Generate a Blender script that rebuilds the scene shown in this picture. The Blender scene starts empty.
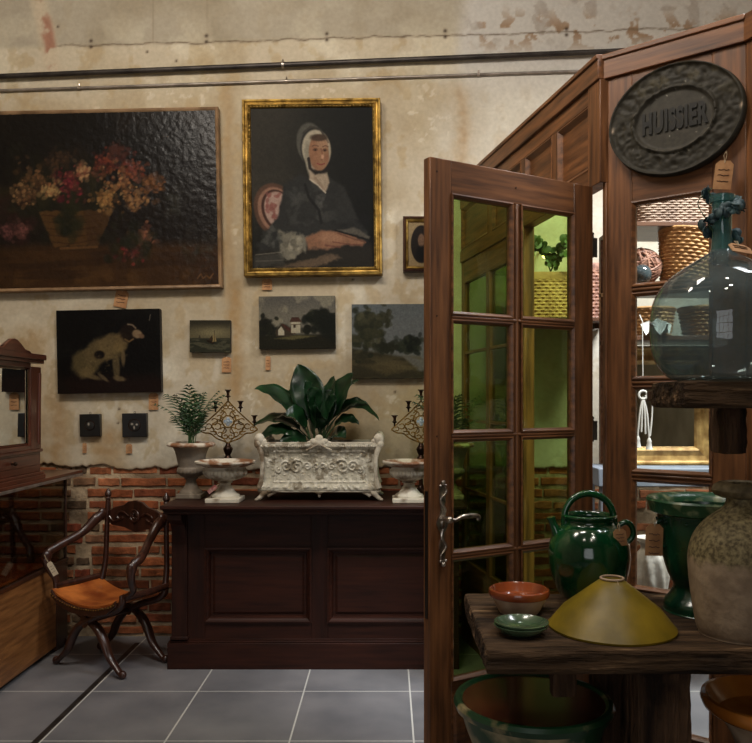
import bpy, bmesh, math, random
import numpy as np
from mathutils import Vector, Matrix
PI = math.pi
C = bpy.context.scene.collection
random.seed(7)
F, CX, CY, EYE = 800.0, 388.0, 400.0, 1.55      # focal length (px), principal point, eye height

def at(px, py, D):
    return Vector(((px-CX)*D/F, D, EYE-(py-CY)*D/F))
def srgb(c):
    r = [(v/255.0) for v in c[:3]]
    return tuple((v/12.92 if v <= .04045 else ((v+.055)/1.055)**2.4) for v in r)

# ---------------------------------------------------------------- numpy noise
def vnoise(x, y, seed=0):
    x = np.asarray(x, dtype=np.float64); y = np.asarray(y, dtype=np.float64)
    xi = np.floor(x).astype(np.int64); yi = np.floor(y).astype(np.int64)
    xf = x-xi; yf = y-yi
    u = xf*xf*(3-2*xf); v = yf*yf*(3-2*yf)
    def h(a, b):
        n = (a*374761393 + b*668265263 + seed*2147483647) & 0xffffffff
        n = ((n ^ (n >> 13))*1274126177) & 0xffffffff
        return ((n ^ (n >> 16)) & 0xffff)/65535.0
    return (h(xi, yi)*(1-u)+h(xi+1, yi)*u)*(1-v)+(h(xi, yi+1)*(1-u)+h(xi+1, yi+1)*u)*v
def fbm(x, y, seed=0, o=4):
    s = 0; a = .5; t = 0
    for k in range(o):
        s = s+a*vnoise(x*2**k, y*2**k, seed+k*17); t += a; a *= .5
    return s/t
def sstep(a, b, x):
    t = np.clip((x-a)/(b-a), 0, 1); return t*t*(3-2*t)

# ---------------------------------------------------------------- mesh builder
class MB:
    def __init__(s): s.v = []; s.f = []
    def add(s, vs, fs):
        o = len(s.v); s.v += [tuple(v) for v in vs]; s.f += [tuple(i+o for i in f) for f in fs]; return s
    def box(s, x0, x1, y0, y1, z0, z1, M=None):
        vs = [Vector(p) for p in ((x0,y0,z0),(x1,y0,z0),(x1,y1,z0),(x0,y1,z0),(x0,y0,z1),(x1,y0,z1),(x1,y1,z1),(x0,y1,z1))]
        if M: vs = [M @ v for v in vs]
        return s.add(vs, [(0,3,2,1),(4,5,6,7),(0,1,5,4),(1,2,6,5),(2,3,7,6),(3,0,4,7)])
    def lathe(s, prof, n=48, c=(0,0,0), fn=None, M=None):
        vs = []; fs = []
        for j, (r, z) in enumerate(prof):
            for i in range(n):
                a = 2*PI*i/n; rr = fn(r, z, a, j) if fn else r
                p = Vector((c[0]+rr*math.cos(a), c[1]+rr*math.sin(a), c[2]+z))
                vs.append(M @ p if M else p)
        for j in range(len(prof)-1):
            for i in range(n):
                k = (i+1) % n; fs.append((j*n+i, j*n+k, (j+1)*n+k, (j+1)*n+i))
        if prof[0][0] > 1e-5: fs.append(tuple(range(n-1, -1, -1)))
        return s.add(vs, fs)
    def tube(s, path, r, n=8, sq=1.0, up=None, cap=True):
        P = [Vector(p) for p in path]; m = len(P)
        R = r if hasattr(r, '__len__') else [r]*m
        if len(R) != m: R = [R[min(len(R)-1, int(i*len(R)/m))]*1.0 for i in range(m)] if len(R) > m else list(np.interp(np.linspace(0,1,m), np.linspace(0,1,len(R)), R))
        vs = []; fs = []; N = None
        for i in range(m):
            t = (P[min(i+1, m-1)]-P[max(i-1, 0)])
            t = t.normalized() if t.length > 1e-9 else Vector((0,0,1))
            if up is not None: N = Vector(up)
            elif N is None: N = Vector((0,0,1)) if abs(t.z) < .9 else Vector((1,0,0))
            N = (N-t*N.dot(t))
            N = N.normalized() if N.length > 1e-6 else t.orthogonal().normalized()
            B = t.cross(N)
            for k in range(n):
                a = 2*PI*k/n; vs.append(P[i]+N*(math.cos(a)*R[i])+B*(math.sin(a)*R[i]*sq))
        for i in range(m-1):
            for k in range(n):
                q = (k+1) % n; fs.append((i*n+k, i*n+q, (i+1)*n+q, (i+1)*n+k))
        if cap: fs.append(tuple(range(n-1, -1, -1))); fs.append(tuple((m-1)*n+k for k in range(n)))
        return s.add(vs, fs)
    def prism(s, poly, y0, y1, M=None):           # poly in xz, extruded in y
        n = len(poly)
        vs = [Vector((p[0], y0, p[1])) for p in poly]+[Vector((p[0], y1, p[1])) for p in poly]
        if M: vs = [M @ v for v in vs]
        fs = [tuple(range(n)), tuple(range(2*n-1, n-1, -1))]+[(i, i+n, (i+1) % n+n, (i+1) % n) for i in range(n)]
        return s.add(vs, fs)
    def sphere(s, c, r, n=14, m=8, sc=(1,1,1)):
        vs = []; fs = []
        for j in range(m+1):
            t = PI*j/m
            for i in range(n):
                a = 2*PI*i/n
                vs.append((c[0]+r*sc[0]*math.sin(t)*math.cos(a), c[1]+r*sc[1]*math.sin(t)*math.sin(a), c[2]+r*sc[2]*math.cos(t)))
        for j in range(m):
            for i in range(n):
                k = (i+1) % n; fs.append((j*n+i, (j+1)*n+i, (j+1)*n+k, j*n+k))
        return s.add(vs, fs)
    def frame(s, W, H, prof, M=None):              # mitred moulding round a W x H rectangle, profile (inset, height)
        vs = []; fs = []
        for o, h in prof:
            a, b = W/2-o, H/2-o
            vs += [Vector((-a,-h,-b)), Vector((a,-h,-b)), Vector((a,-h,b)), Vector((-a,-h,b))]
        if M: vs = [M @ v for v in vs]
        for j in range(len(prof)-1):
            for i in range(4):
                k = (i+1) % 4; fs.append((j*4+i, j*4+k, (j+1)*4+k, (j+1)*4+i))
        return s.add(vs, fs)
    def build(s, name, mat, parent=None, smooth=True, bevel=0, loc=None, weld=False, ang=40):
        me = bpy.data.meshes.new(name); me.from_pydata(s.v, [], s.f)
        bm = bmesh.new(); bm.from_mesh(me)
        bmesh.ops.remove_doubles(bm, verts=bm.verts, dist=1e-5)
        bmesh.ops.recalc_face_normals(bm, faces=bm.faces)
        bm.to_mesh(me); bm.free()
        me.materials.append(mat)
        if smooth:
            me.polygons.foreach_set('use_smooth', [True]*len(me.polygons))
            me.set_sharp_from_angle(angle=math.radians(ang))
        o = bpy.data.objects.new(name, me); C.objects.link(o)
        if parent: o.parent = parent
        if loc: o.location = loc
        if bevel:
            m = o.modifiers.new('bevel', 'BEVEL'); m.width = bevel; m.segments = 2; m.limit_method = 'ANGLE'
        return o
def tag(o, label=None, cat=None, group=None, kind=None):
    if label: o['label'] = label
    if cat: o['category'] = cat
    if group: o['group'] = group
    if kind: o['kind'] = kind
    return o
def root(name, loc, rz=0, label=None, cat=None, group=None, kind=None, rot=None):
    o = bpy.data.objects.new(name, None); C.objects.link(o)
    o.location = loc; o.rotation_euler = rot if rot else (0, 0, rz); o.empty_display_size = .05
    return tag(o, label, cat, group, kind)
def spline(pts, n=8):
    P = [Vector(p) for p in pts]; out = []
    for i in range(len(P)-1):
        a, b, c, d = P[max(i-1,0)], P[i], P[i+1], P[min(i+2, len(P)-1)]
        for k in range(n):
            t = k/n
            out.append(.5*((2*b)+(-a+c)*t+(2*a-5*b+4*c-d)*t*t+(-a+3*b-3*c+d)*t**3))
    out.append(P[-1]); return out
def prof_smooth(pts, n=5):
    return [(max(p.x, 0), p.y) for p in spline([Vector((a, b, 0)) for a, b in pts], n)]
def Rz(a): return Matrix.Rotation(a, 4, 'Z')
def Ry(a): return Matrix.Rotation(a, 4, 'Y')
def Rx(a): return Matrix.Rotation(a, 4, 'X')
def T(*p): return Matrix.Translation(p)

# ---------------------------------------------------------------- materials
def newmat(name):
    m = bpy.data.materials.new(name); m.use_nodes = True
    nt = m.node_tree; return m, nt, nt.nodes['Principled BSDF']
def pmat(name, c1, c2=None, rough=.5, scale=8, metal=0, bump=0, bscale=30, stretch=(1,1,1), detail=4, coat=0, lo=.35, hi=.65, c3=None, spec=.5, bdist=.01, rvar=0):
    m, nt, b = newmat(name); L = nt.links; N = nt.nodes
    b.inputs['Roughness'].default_value = rough; b.inputs['Metallic'].default_value = metal
    b.inputs['Coat Weight'].default_value = coat; b.inputs['Coat Roughness'].default_value = .12
    b.inputs['Specular IOR Level'].default_value = spec
    tc = N.new('ShaderNodeTexCoord'); mp = N.new('ShaderNodeMapping'); mp.inputs['Scale'].default_value = stretch
    L.new(tc.outputs['Object'], mp.inputs['Vector'])
    nz = N.new('ShaderNodeTexNoise'); nz.inputs['Scale'].default_value = scale; nz.inputs['Detail'].default_value = detail
    L.new(mp.outputs[0], nz.inputs['Vector'])
    cr = N.new('ShaderNodeValToRGB'); e = cr.color_ramp.elements
    e[0].position = lo; e[1].position = hi
    e[0].color = (*srgb(c1), 1); e[1].color = (*srgb(c2 or c1), 1)
    if c3:
        x = e.new((lo+hi)/2+.12); x.color = (*srgb(c3), 1)
    L.new(nz.outputs['Fac'], cr.inputs[0]); L.new(cr.outputs[0], b.inputs['Base Color'])
    if bump:
        n2 = N.new('ShaderNodeTexNoise'); n2.inputs['Scale'].default_value = bscale; n2.inputs['Detail'].default_value = 5
        L.new(mp.outputs[0], n2.inputs['Vector'])
        bp = N.new('ShaderNodeBump'); bp.inputs['Strength'].default_value = bump; bp.inputs['Distance'].default_value = bdist
        L.new(n2.outputs['Fac'], bp.inputs['Height']); L.new(bp.outputs[0], b.inputs['Normal'])
    if rvar:
        mr = N.new('ShaderNodeMapRange'); mr.inputs[3].default_value = rough-rvar; mr.inputs[4].default_value = rough+rvar
        L.new(nz.outputs['Fac'], mr.inputs[0]); L.new(mr.outputs[0], b.inputs['Roughness'])
    return m
def vcmat(name, rough=.6, bump=.3, bscale=60, spec=.4, coat=0, nmul=.15, nscale=25, bdist=.004):
    m, nt, b = newmat(name); L = nt.links; N = nt.nodes
    a = N.new('ShaderNodeAttribute'); a.attribute_name = 'Col'
    tc = N.new('ShaderNodeTexCoord')
    nz = N.new('ShaderNodeTexNoise'); nz.inputs['Scale'].default_value = nscale; nz.inputs['Detail'].default_value = 6
    L.new(tc.outputs['Object'], nz.inputs['Vector'])
    mr = N.new('ShaderNodeMapRange'); mr.inputs[1].default_value = .3; mr.inputs[2].default_value = .7
    mr.inputs[3].default_value = 1-nmul; mr.inputs[4].default_value = 1+nmul
    L.new(nz.outputs['Fac'], mr.inputs[0])
    vm = N.new('ShaderNodeVectorMath'); vm.operation = 'SCALE'
    L.new(a.outputs['Color'], vm.inputs[0]); L.new(mr.outputs[0], vm.inputs['Scale'])
    L.new(vm.outputs[0], b.inputs['Base Color'])
    b.inputs['Roughness'].default_value = rough; b.inputs['Specular IOR Level'].default_value = spec
    b.inputs['Coat Weight'].default_value = coat; b.inputs['Coat Roughness'].default_value = .15
    n2 = N.new('ShaderNodeTexNoise'); n2.inputs['Scale'].default_value = bscale; n2.inputs['Detail'].default_value = 4
    L.new(tc.outputs['Object'], n2.inputs['Vector'])
    bp = N.new('ShaderNodeBump'); bp.inputs['Strength'].default_value = bump; bp.inputs['Distance'].default_value = bdist
    L.new(n2.outputs['Fac'], bp.inputs['Height']); L.new(bp.outputs[0], b.inputs['Normal'])
    return m
def glassmat(name, tint, refl=1.0, rough=.02, dust=0, dustc=(150,160,160), bump=0, bscale=6, ior=1.5):
    m = bpy.data.materials.new(name); m.use_nodes = True; nt = m.node_tree; N = nt.nodes; L = nt.links
    for n in list(N): N.remove(n)
    out = N.new('ShaderNodeOutputMaterial'); tr = N.new('ShaderNodeBsdfTransparent'); gl = N.new('ShaderNodeBsdfGlossy')
    tr.inputs[0].default_value = (*srgb(tint), 1); gl.inputs['Roughness'].default_value = rough
    ge = N.new('ShaderNodeNewGeometry'); dt = N.new('ShaderNodeVectorMath'); dt.operation = 'DOT_PRODUCT'
    L.new(ge.outputs['Incoming'], dt.inputs[0]); L.new(ge.outputs['Normal'], dt.inputs[1])
    ab = N.new('ShaderNodeMath'); ab.operation = 'ABSOLUTE'; L.new(dt.outputs['Value'], ab.inputs[0])
    om = N.new('ShaderNodeMath'); om.operation = 'SUBTRACT'; om.inputs[0].default_value = 1; L.new(ab.outputs[0], om.inputs[1])
    pw = N.new('ShaderNodeMath'); pw.operation = 'POWER'; pw.inputs[1].default_value = 5; L.new(om.outputs[0], pw.inputs[0])
    mu = N.new('ShaderNodeMath'); mu.operation = 'MULTIPLY_ADD'; mu.inputs[1].default_value = .96*refl; mu.inputs[2].default_value = .04*refl; mu.use_clamp = True
    L.new(pw.outputs[0], mu.inputs[0])
    mx = N.new('ShaderNodeMixShader'); L.new(mu.outputs[0], mx.inputs[0])
    L.new(gl.outputs[0], mx.inputs[2])
    if dust:
        df = N.new('ShaderNodeBsdfDiffuse'); df.inputs[0].default_value = (*srgb(dustc), 1)
        tc = N.new('ShaderNodeTexCoord'); nz = N.new('ShaderNodeTexNoise'); nz.inputs['Scale'].default_value = 14; nz.inputs['Detail'].default_value = 6
        L.new(tc.outputs['Object'], nz.inputs['Vector'])
        mr = N.new('ShaderNodeMapRange'); mr.inputs[1].default_value = .3; mr.inputs[2].default_value = .75
        mr.inputs[3].default_value = dust*.6; mr.inputs[4].default_value = min(1, dust*1.5)
        L.new(nz.outputs['Fac'], mr.inputs[0])
        m2 = N.new('ShaderNodeMixShader'); L.new(mr.outputs[0], m2.inputs[0]); L.new(tr.outputs[0], m2.inputs[1]); L.new(df.outputs[0], m2.inputs[2])
        L.new(m2.outputs[0], mx.inputs[1])
    else: L.new(tr.outputs[0], mx.inputs[1])
    if bump:
        tc = N.new('ShaderNodeTexCoord'); nz = N.new('ShaderNodeTexNoise'); nz.inputs['Scale'].default_value = bscale
        L.new(tc.outputs['Object'], nz.inputs['Vector'])
        bp = N.new('ShaderNodeBump'); bp.inputs['Strength'].default_value = bump; bp.inputs['Distance'].default_value = .02
        L.new(nz.outputs['Fac'], bp.inputs['Height']); L.new(bp.outputs[0], gl.inputs['Normal'])
    L.new(mx.outputs[0], out.inputs[0]); return m
def wood(name, c1, c2, axis='z', rough=.35, coat=.2, bump=.15, sc=1.0):
    st = {'z': (14, 14, 1.1), 'x': (1.1, 14, 14), 'y': (14, 1.1, 14)}[axis]
    return pmat(name, c1, c2, rough=rough, scale=3.2*sc, stretch=st, detail=6, bump=bump, bscale=8*sc, coat=coat, lo=.3, hi=.7, bdist=.002)

M = {}
M['wood_z'] = wood('door_wood_vertical', (70,42,24), (134,86,50), 'z', rough=.42, coat=.08)
M['wood_x'] = wood('door_wood_horizontal', (70,42,24), (134,86,50), 'x', rough=.42, coat=.08)
M['counter'] = wood('counter_wood', (36,17,11), (58,28,18), 'x', rough=.5, coat=.0); M['counter'].node_tree.nodes['Principled BSDF'].inputs['Specular IOR Level'].default_value = .22
M['counter_z'] = wood('counter_wood_upright', (33,15,10), (52,25,16), 'z', rough=.5, coat=.0); M['counter_z'].node_tree.nodes['Principled BSDF'].inputs['Specular IOR Level'].default_value = .22
M['mahog'] = wood('mahogany', (66,32,22), (104,56,38), 'y', rough=.3)
M['mahog_z'] = wood('mahogany_upright', (64,30,20), (100,53,36), 'z', rough=.3)
M['darkwood'] = wood('dark_walnut', (38,22,16), (66,38,26), 'z', rough=.35)
M['casewood'] = wood('case_wood', (112,70,36), (160,108,60), 'y', rough=.45)
M['caseshelf'] = wood('case_base_wood', (140,66,28), (190,100,48), 'y', rough=.4)
M['rustic'] = pmat('rustic_oak', (40,29,20), (150,120,90), rough=.9, scale=3, stretch=(1,8,9), detail=10, bump=1, bscale=6, bdist=.05, c3=(96,74,54), lo=.34, hi=.68, spec=.2)
M['rustic_z'] = pmat('rustic_oak_upright', (36,25,18), (104,78,58), rough=.9, scale=3, stretch=(8,8,1), detail=10, bump=1, bscale=6, bdist=.05, lo=.34, hi=.68, spec=.2)
M['gold'] = pmat('old_gold', (104,80,36), (196,160,84), rough=.42, metal=.8, scale=18, bump=.5, bscale=60, bdist=.004)
M['giltlight'] = pmat('pale_gilt', (150,112,56), (214,176,108), rough=.5, metal=.25, scale=18, bump=.5, bscale=60, bdist=.004)
M['goldbrown'] = pmat('brown_gilt', (74,48,22), (150,110,52), rough=.42, metal=.5, scale=20, bump=.5, bscale=60, bdist=.004)
M['brass'] = pmat('aged_brass', (88,64,30), (170,132,66), rough=.35, metal=.9, scale=30)
M['bronze'] = pmat('dark_bronze', (36,24,18), (70,46,32), rough=.35, metal=.7, scale=30)
M['iron'] = pmat('conduit_iron', (46,42,40), (74,68,64), rough=.45, metal=.6, scale=10)
M['conduit'] = pmat('grey_conduit', (120,112,104), (160,150,140), rough=.4, metal=.5, scale=10)
M['pewter'] = pmat('worn_silver', (120,108,98), (205,195,182), rough=.28, metal=.95, scale=40)
M['black'] = pmat('black_lacquer', (14,13,13), (26,24,23), rough=.35, scale=10)
M['canvas_edge'] = pmat('canvas_edge', (24,20,17), (40,33,27), rough=.7, scale=10)
M['slimframe'] = pmat('slim_frame_wood', (110,84,58), (150,120,88), rough=.45, scale=10)
M['card'] = pmat('brown_card', (150,104,66), (184,138,94), rough=.8, scale=20)
M['string'] = pmat('string', (170,150,120), (190,170,140), rough=.9)
M['ink'] = pmat('ink', (52,30,22), (70,42,30), rough=.8)
M['urn'] = pmat('grey_stone_paint', (112,100,86), (160,148,130), rough=.75, scale=9, bump=.4, bscale=40, c3=(136,124,108))
M['urnwhite'] = pmat('chipped_white_paint', (122,104,82), (208,200,182), rough=.65, scale=9, bump=.4, bscale=30, lo=.36, hi=.5)
M['urnrim'] = pmat('rusty_white_rim', (134,92,62), (206,196,178), rough=.7, scale=12, bump=.4, bscale=30, lo=.42, hi=.56)
M['soil'] = pmat('soil', (30,22,16), (54,40,28), rough=.95, scale=40, bump=1, bscale=60)
M['leaf'] = pmat('dark_glossy_leaf', (10,30,15), (22,56,27), rough=.34, scale=12, coat=.2)
M['palm'] = pmat('palm_leaf', (26,48,26), (58,88,50), rough=.45, scale=12)
M['stem'] = pmat('green_stem', (40,66,34), (66,92,50), rough=.5)
M['euc'] = pmat('eucalyptus_leaf', (34,54,60), (76,104,108), rough=.6, scale=20)
M['leather'] = pmat('tan_leather', (140,66,24), (206,120,54), rough=.42, scale=7, bump=.3, bscale=40, coat=.15)
M['chair'] = wood('chair_walnut', (40,22,16), (72,40,28), 'z', rough=.32)
M['pot_green'] = pmat('green_glaze', (5,42,22), (14,74,38), rough=.12, scale=6, coat=.7, bump=.15, bscale=12, bdist=.01)
M['pot_green2'] = pmat('deep_green_glaze', (6,40,26), (20,66,42), rough=.25, scale=7, coat=.4, bump=.25, bscale=14, bdist=.01)
M['pot_rim'] = pmat('chipped_green_rim', (26,72,44), (140,146,110), rough=.35, scale=26, coat=.2, bump=.3, bscale=40, lo=.5, hi=.72)
M['olive'] = pmat('olive_yellow_glaze', (104,86,6), (140,116,22), rough=.45, scale=7, coat=.0, bump=.2, bscale=16, stretch=(1,1,1))
M['terra'] = pmat('terracotta_glaze', (112,48,22), (150,74,36), rough=.22, scale=9, coat=.5)
M['terra_raw'] = pmat('pale_raw_clay', (150,122,98), (190,166,140), rough=.8, scale=12)
M['celadon'] = pmat('grey_green_glaze', (44,66,46), (86,106,80), rough=.2, scale=10, coat=.5)
M['stone_top'] = pmat('grey_brown_stoneware', (88,76,52), (148,132,100), rough=.6, scale=30, bump=.5, bscale=60, bdist=.004, detail=8)
M['bowl_in'] = pmat('dark_brown_glaze', (58,26,18), (92,44,30), rough=.26, scale=5, coat=.5)
M['bowl_rim'] = pmat('worn_green_rim', (18,58,34), (170,150,110), rough=.35, scale=9, lo=.6, hi=.72, coat=.3)
M['orange'] = pmat('amber_glaze', (160,88,26), (204,128,52), rough=.25, scale=6, coat=.4)
M['wicker'] = pmat('honey_wicker', (160,112,62), (204,156,98), rough=.65, scale=10, bump=.2, bscale=120)
M['wicker_grey'] = pmat('grey_brown_wicker', (128,104,88), (168,142,122), rough=.7, scale=10, bump=.2, bscale=120)
M['wicker_red'] = pmat('reddish_rattan', (116,74,56), (176,128,104), rough=.6, scale=40)
M['mirror'] = pmat('mirror_glass', (215,215,210), rough=.015, metal=1)
M['white_cord'] = pmat('white_cord', (225,222,214), (200,196,188), rough=.8)
M['shelfwood'] = wood('shelf_wood', (76,46,30), (120,80,54), 'x', rough=.5)
M['stoneware_white'] = pmat('white_carved_plaster', (180,172,158), (232,226,214), rough=.7, scale=12, bump=.5, bscale=30)
M['blueglass'] = pmat('blue_cloth', (60,76,120), (90,110,150), rough=.8)
M['pane_green'] = glassmat('green_tinted_old_pane', (214,232,184), refl=1.4, bump=.25, bscale=5)
M['pane_dark'] = glassmat('dark_green_old_pane', (160,178,128), refl=1.3, bump=.25, bscale=5)
M['pane_clear'] = glassmat('clear_pane', (250,252,250), refl=.7)
M['pane_case'] = glassmat('vitrine_pane', (214,206,190), refl=.8)
M['demijohn'] = glassmat('aqua_bubble_glass', (200,212,210), refl=1.5, dust=.28, dustc=(116,136,142), bump=.1, bscale=10)
M['neckglass'] = glassmat('aqua_neck_glass', (190,218,216), refl=1.6, dust=.25, dustc=(110,160,160))
def emat(name, c, s):
    m, nt, b = newmat(name); b.inputs['Emission Color'].default_value = (*srgb(c), 1); b.inputs['Emission Strength'].default_value = s
    b.inputs['Base Color'].default_value = (*srgb(c), 1); return m
M['bulb'] = emat('lit_bulb', (255,226,160), 12)
# the plaque: cast iron, dark with a brown-green patina
M['castiron'] = pmat('cast_iron_patina', (30,28,24), (64,60,48), rough=.42, metal=.35, scale=14, bump=.3, bscale=40, bdist=.003)
M['ironletters'] = pmat('black_iron_letters', (20,19,17), (34,32,28), rough=.4, metal=.3)

def colour_mesh(name, X, Y, Z, RGB, mat, parent=None, smooth=True):
    """grid surface: X,Y,Z arrays (rows, cols) and linear RGB per vertex, the colours being the paint itself"""
    r, c = X.shape
    me = bpy.data.meshes.new(name)
    co = np.stack([X, Y, Z], -1).reshape(-1, 3).astype(np.float32)
    idx = np.arange(r*c).reshape(r, c)
    q = np.stack([idx[:-1,:-1], idx[:-1,1:], idx[1:,1:], idx[1:,:-1]], -1).reshape(-1, 4)
    me.vertices.add(len(co)); me.vertices.foreach_set('co', co.ravel())
    me.loops.add(q.size); me.loops.foreach_set('vertex_index', q.ravel().astype(np.int32))
    me.polygons.add(len(q)); me.polygons.foreach_set('loop_start', (np.arange(len(q))*4).astype(np.int32))
    me.update(calc_edges=True)
    ca = me.color_attributes.new('Col', 'FLOAT_COLOR', 'POINT')
    a = np.ones((r*c, 4), dtype=np.float32); a[:, :3] = RGB.reshape(-1, 3)
    ca.data.foreach_set('color', a.ravel())
    if smooth: me.polygons.foreach_set('use_smooth', [True]*len(me.polygons))
    me.materials.append(mat)
    o = bpy.data.objects.new(name, me); C.objects.link(o)
    if parent: o.parent = parent
    return o
def lin(a):
    a = np.asarray(a, dtype=np.float64)/255.0
    return np.where(a <= .04045, a/12.92, ((np.clip(a,0,None)+.055)/1.055)**2.4)
# ================================================================ THE ROOM
WALL = 5.25
XL, XR, CEIL, YF = -2.85, 3.3, 4.7, -2.6
# floor : large grey tiles with pale joints, one dark steel channel
m, nt, b = newmat('grey_floor_tiles'); N = nt.nodes; L = nt.links
tc = N.new('ShaderNodeTexCoord'); sx = N.new('ShaderNodeSeparateXYZ'); L.new(tc.outputs['Object'], sx.inputs[0])
def joint(sock, off, per, w):
    a = N.new('ShaderNodeMath'); a.operation = 'SUBTRACT'; a.inputs[1].default_value = off; L.new(sock, a.inputs[0])
    p = N.new('ShaderNodeMath'); p.operation = 'PINGPONG'; p.inputs[1].default_value = per/2; L.new(a.outputs[0], p.inputs[0])
    c = N.new('ShaderNodeMath'); c.operation = 'LESS_THAN'; c.inputs[1].default_value = w; L.new(p.outputs[0], c.inputs[0]); return c
j1 = joint(sx.outputs[0], -1.012, .5645, .004); j2 = joint(sx.outputs[1], 4.257, .62, .0035)
mx = N.new('ShaderNodeMath'); mx.operation = 'MAXIMUM'; L.new(j1.outputs[0], mx.inputs[0]); L.new(j2.outputs[0], mx.inputs[1])
nz = N.new('ShaderNodeTexNoise'); nz.inputs['Scale'].default_value = 3; nz.inputs['Detail'].default_value = 7; L.new(tc.outputs['Object'], nz.inputs['Vector'])
cr = N.new('ShaderNodeValToRGB'); e = cr.color_ramp.elements; e[0].position = .3; e[1].position = .7
e[0].color = (*srgb((102,102,106)), 1); e[1].color = (*srgb((130,128,130)), 1); L.new(nz.outputs['Fac'], cr.inputs[0])
mc = N.new('ShaderNodeMix'); mc.data_type = 'RGBA'; L.new(mx.outputs[0], mc.inputs[0]); L.new(cr.outputs[0], mc.inputs[6]); mc.inputs[7].default_value = (*srgb((200,198,192)), 1)
L.new(mc.outputs[2], b.inputs['Base Color']); b.inputs['Roughness'].default_value = .42
fl = MB().box(XL, XR, YF, WALL+.05, -.05, 0).build('floor', m); tag(fl, kind='structure')
ch = MB().box(-1.612, -1.582, .5, 5.1, 0.0, .003).build('trim_1', M['iron']); tag(ch, kind='structure')

plain = pmat('old_plaster_plain', (150,136,110), (186,174,148), rough=.9, scale=2, bump=.2, bscale=12)
for nm, a in (('wall_left', (XL-.1, XL, YF, WALL+.1, 0, CEIL)), ('wall_right', (XR, XR+.1, YF, WALL+.1, 0, CEIL)),
              ('ceiling', (XL, XR, YF, WALL+.1, CEIL, CEIL+.1))):
    tag(MB().box(*a).build(nm, plain), kind='structure')
wf = MB().box(XL, XR, YF-.1, YF, 0, .8).box(XL, XR, YF-.1, YF, 3.4, CEIL).box(XL, -2.0, YF-.1, YF, .8, 3.4).box(.4, XR, YF-.1, YF, .8, 3.4).build('wall_front', plain)
tag(wf, kind='structure')
wn = MB().box(-2.0, -1.94, YF-.08, YF-.02, .8, 3.4).box(.34, .4, YF-.08, YF-.02, .8, 3.4).box(-2, .4, YF-.08, YF-.02, .8, .86).box(-2, .4, YF-.08, YF-.02, 3.34, 3.4)
for k in range(1, 4): wn.box(-2+.6*k-.02, -2+.6*k+.02, YF-.07, YF-.03, .8, 3.4)
for k in range(1, 4): wn.box(-2, .4, YF-.07, YF-.03, .8+.65*k-.02, .8+.65*k+.02)
tag(wn.build('window_3', M['wood_z']), kind='structure')

# back wall : long flat bricks in thick lime mortar, plaster above
wb = root('wall_back', (0, 0, 0), kind='structure')
mort = pmat('lime_mortar', (126,106,82), (192,168,136), rough=.95, scale=7, bump=1, bscale=18, bdist=.02)
MB().box(XL, XR, WALL+.002, WALL+.1, 0, CEIL).build('mortar', mort, wb)
rg = random.Random(3); V = []; Fc = []; COL = []
z = .02; row = 0
while z < 1.2:
    x = XL-rg.random()*.3
    while x < XR:
        rubble = -2.3 < x < -1.98
        w = rg.uniform(.07, .16) if rubble else rg.choice([.29, .30, .27, .14, .30])
        h = .044+rg.random()*.008
        if rg.random() > (.25 if rubble else .03):
            c = np.array(rg.choice([(142,80,50), (154,90,56), (126,70,46), (156,98,66), (116,64,44), (142,84,54)]), float)
            if rubble: c = np.array(rg.choice([(120,88,64), (140,100,74), (130,66,46), (98,78,60)]), float)
            y0 = (WALL-.004-rg.random()*.008) if z < 1.05 else WALL+.0; o = len(V); j = lambda: rg.uniform(-.004, .004)
            n0 = 5
            pts = []
            for k in range(n0+1): pts.append((x+w*k/n0, z+j()))
            for k in range(n0+1): pts.append((x+w*(1-k/n0), z+h+j()))
            dz = rg.uniform(-.004, .004)
            for (a, bb) in pts:
                V.append((a+j()*.6, y0+.004, bb+dz))
            cx_, cz_ = x+w/2, z+h/2+dz
            for (a, bb) in pts: V.append((cx_+(a-cx_)*.965+j()*.3, y0-.002+j()*.5, cz_+(bb+dz-cz_)*.8))
            for (a, bb) in pts: V.append((a, WALL+.02, bb+dz))
            n = len(pts)
            for k in range(n):
                q = (k+1) % n; Fc.append((o+k, o+q, o+n+q, o+n+k)); Fc.append((o+2*n+k, o+2*n+q, o+q, o+k))
            half = n//2
            for k in range(half-1):
                Fc.append((o+n+k, o+n+k+1, o+n+n-2-k, o+n+n-1-k))
            for k in range(3*n): COL.append(c*rg.uniform(.86, 1.14))
        x += w+(.02 if rubble else .013)
    z += .0745; row += 1
me = bpy.data.meshes.new('brickwork'); me.from_pydata(V, [], Fc)
ca = me.color_attributes.new('Col', 'FLOAT_COLOR', 'POINT')
a = np.ones((len(V), 4), dtype=np.float32); a[:, :3] = lin(np.array(COL)); ca.data.foreach_set('color', a.ravel())
me.materials.append(vcmat('brick_clay', rough=.9, bump=.8, bscale=40, spec=.2, nmul=.3, nscale=22, bdist=.01))
bo = bpy.data.objects.new('brickwork', me); C.objects.link(bo); bo.parent = wb

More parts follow.
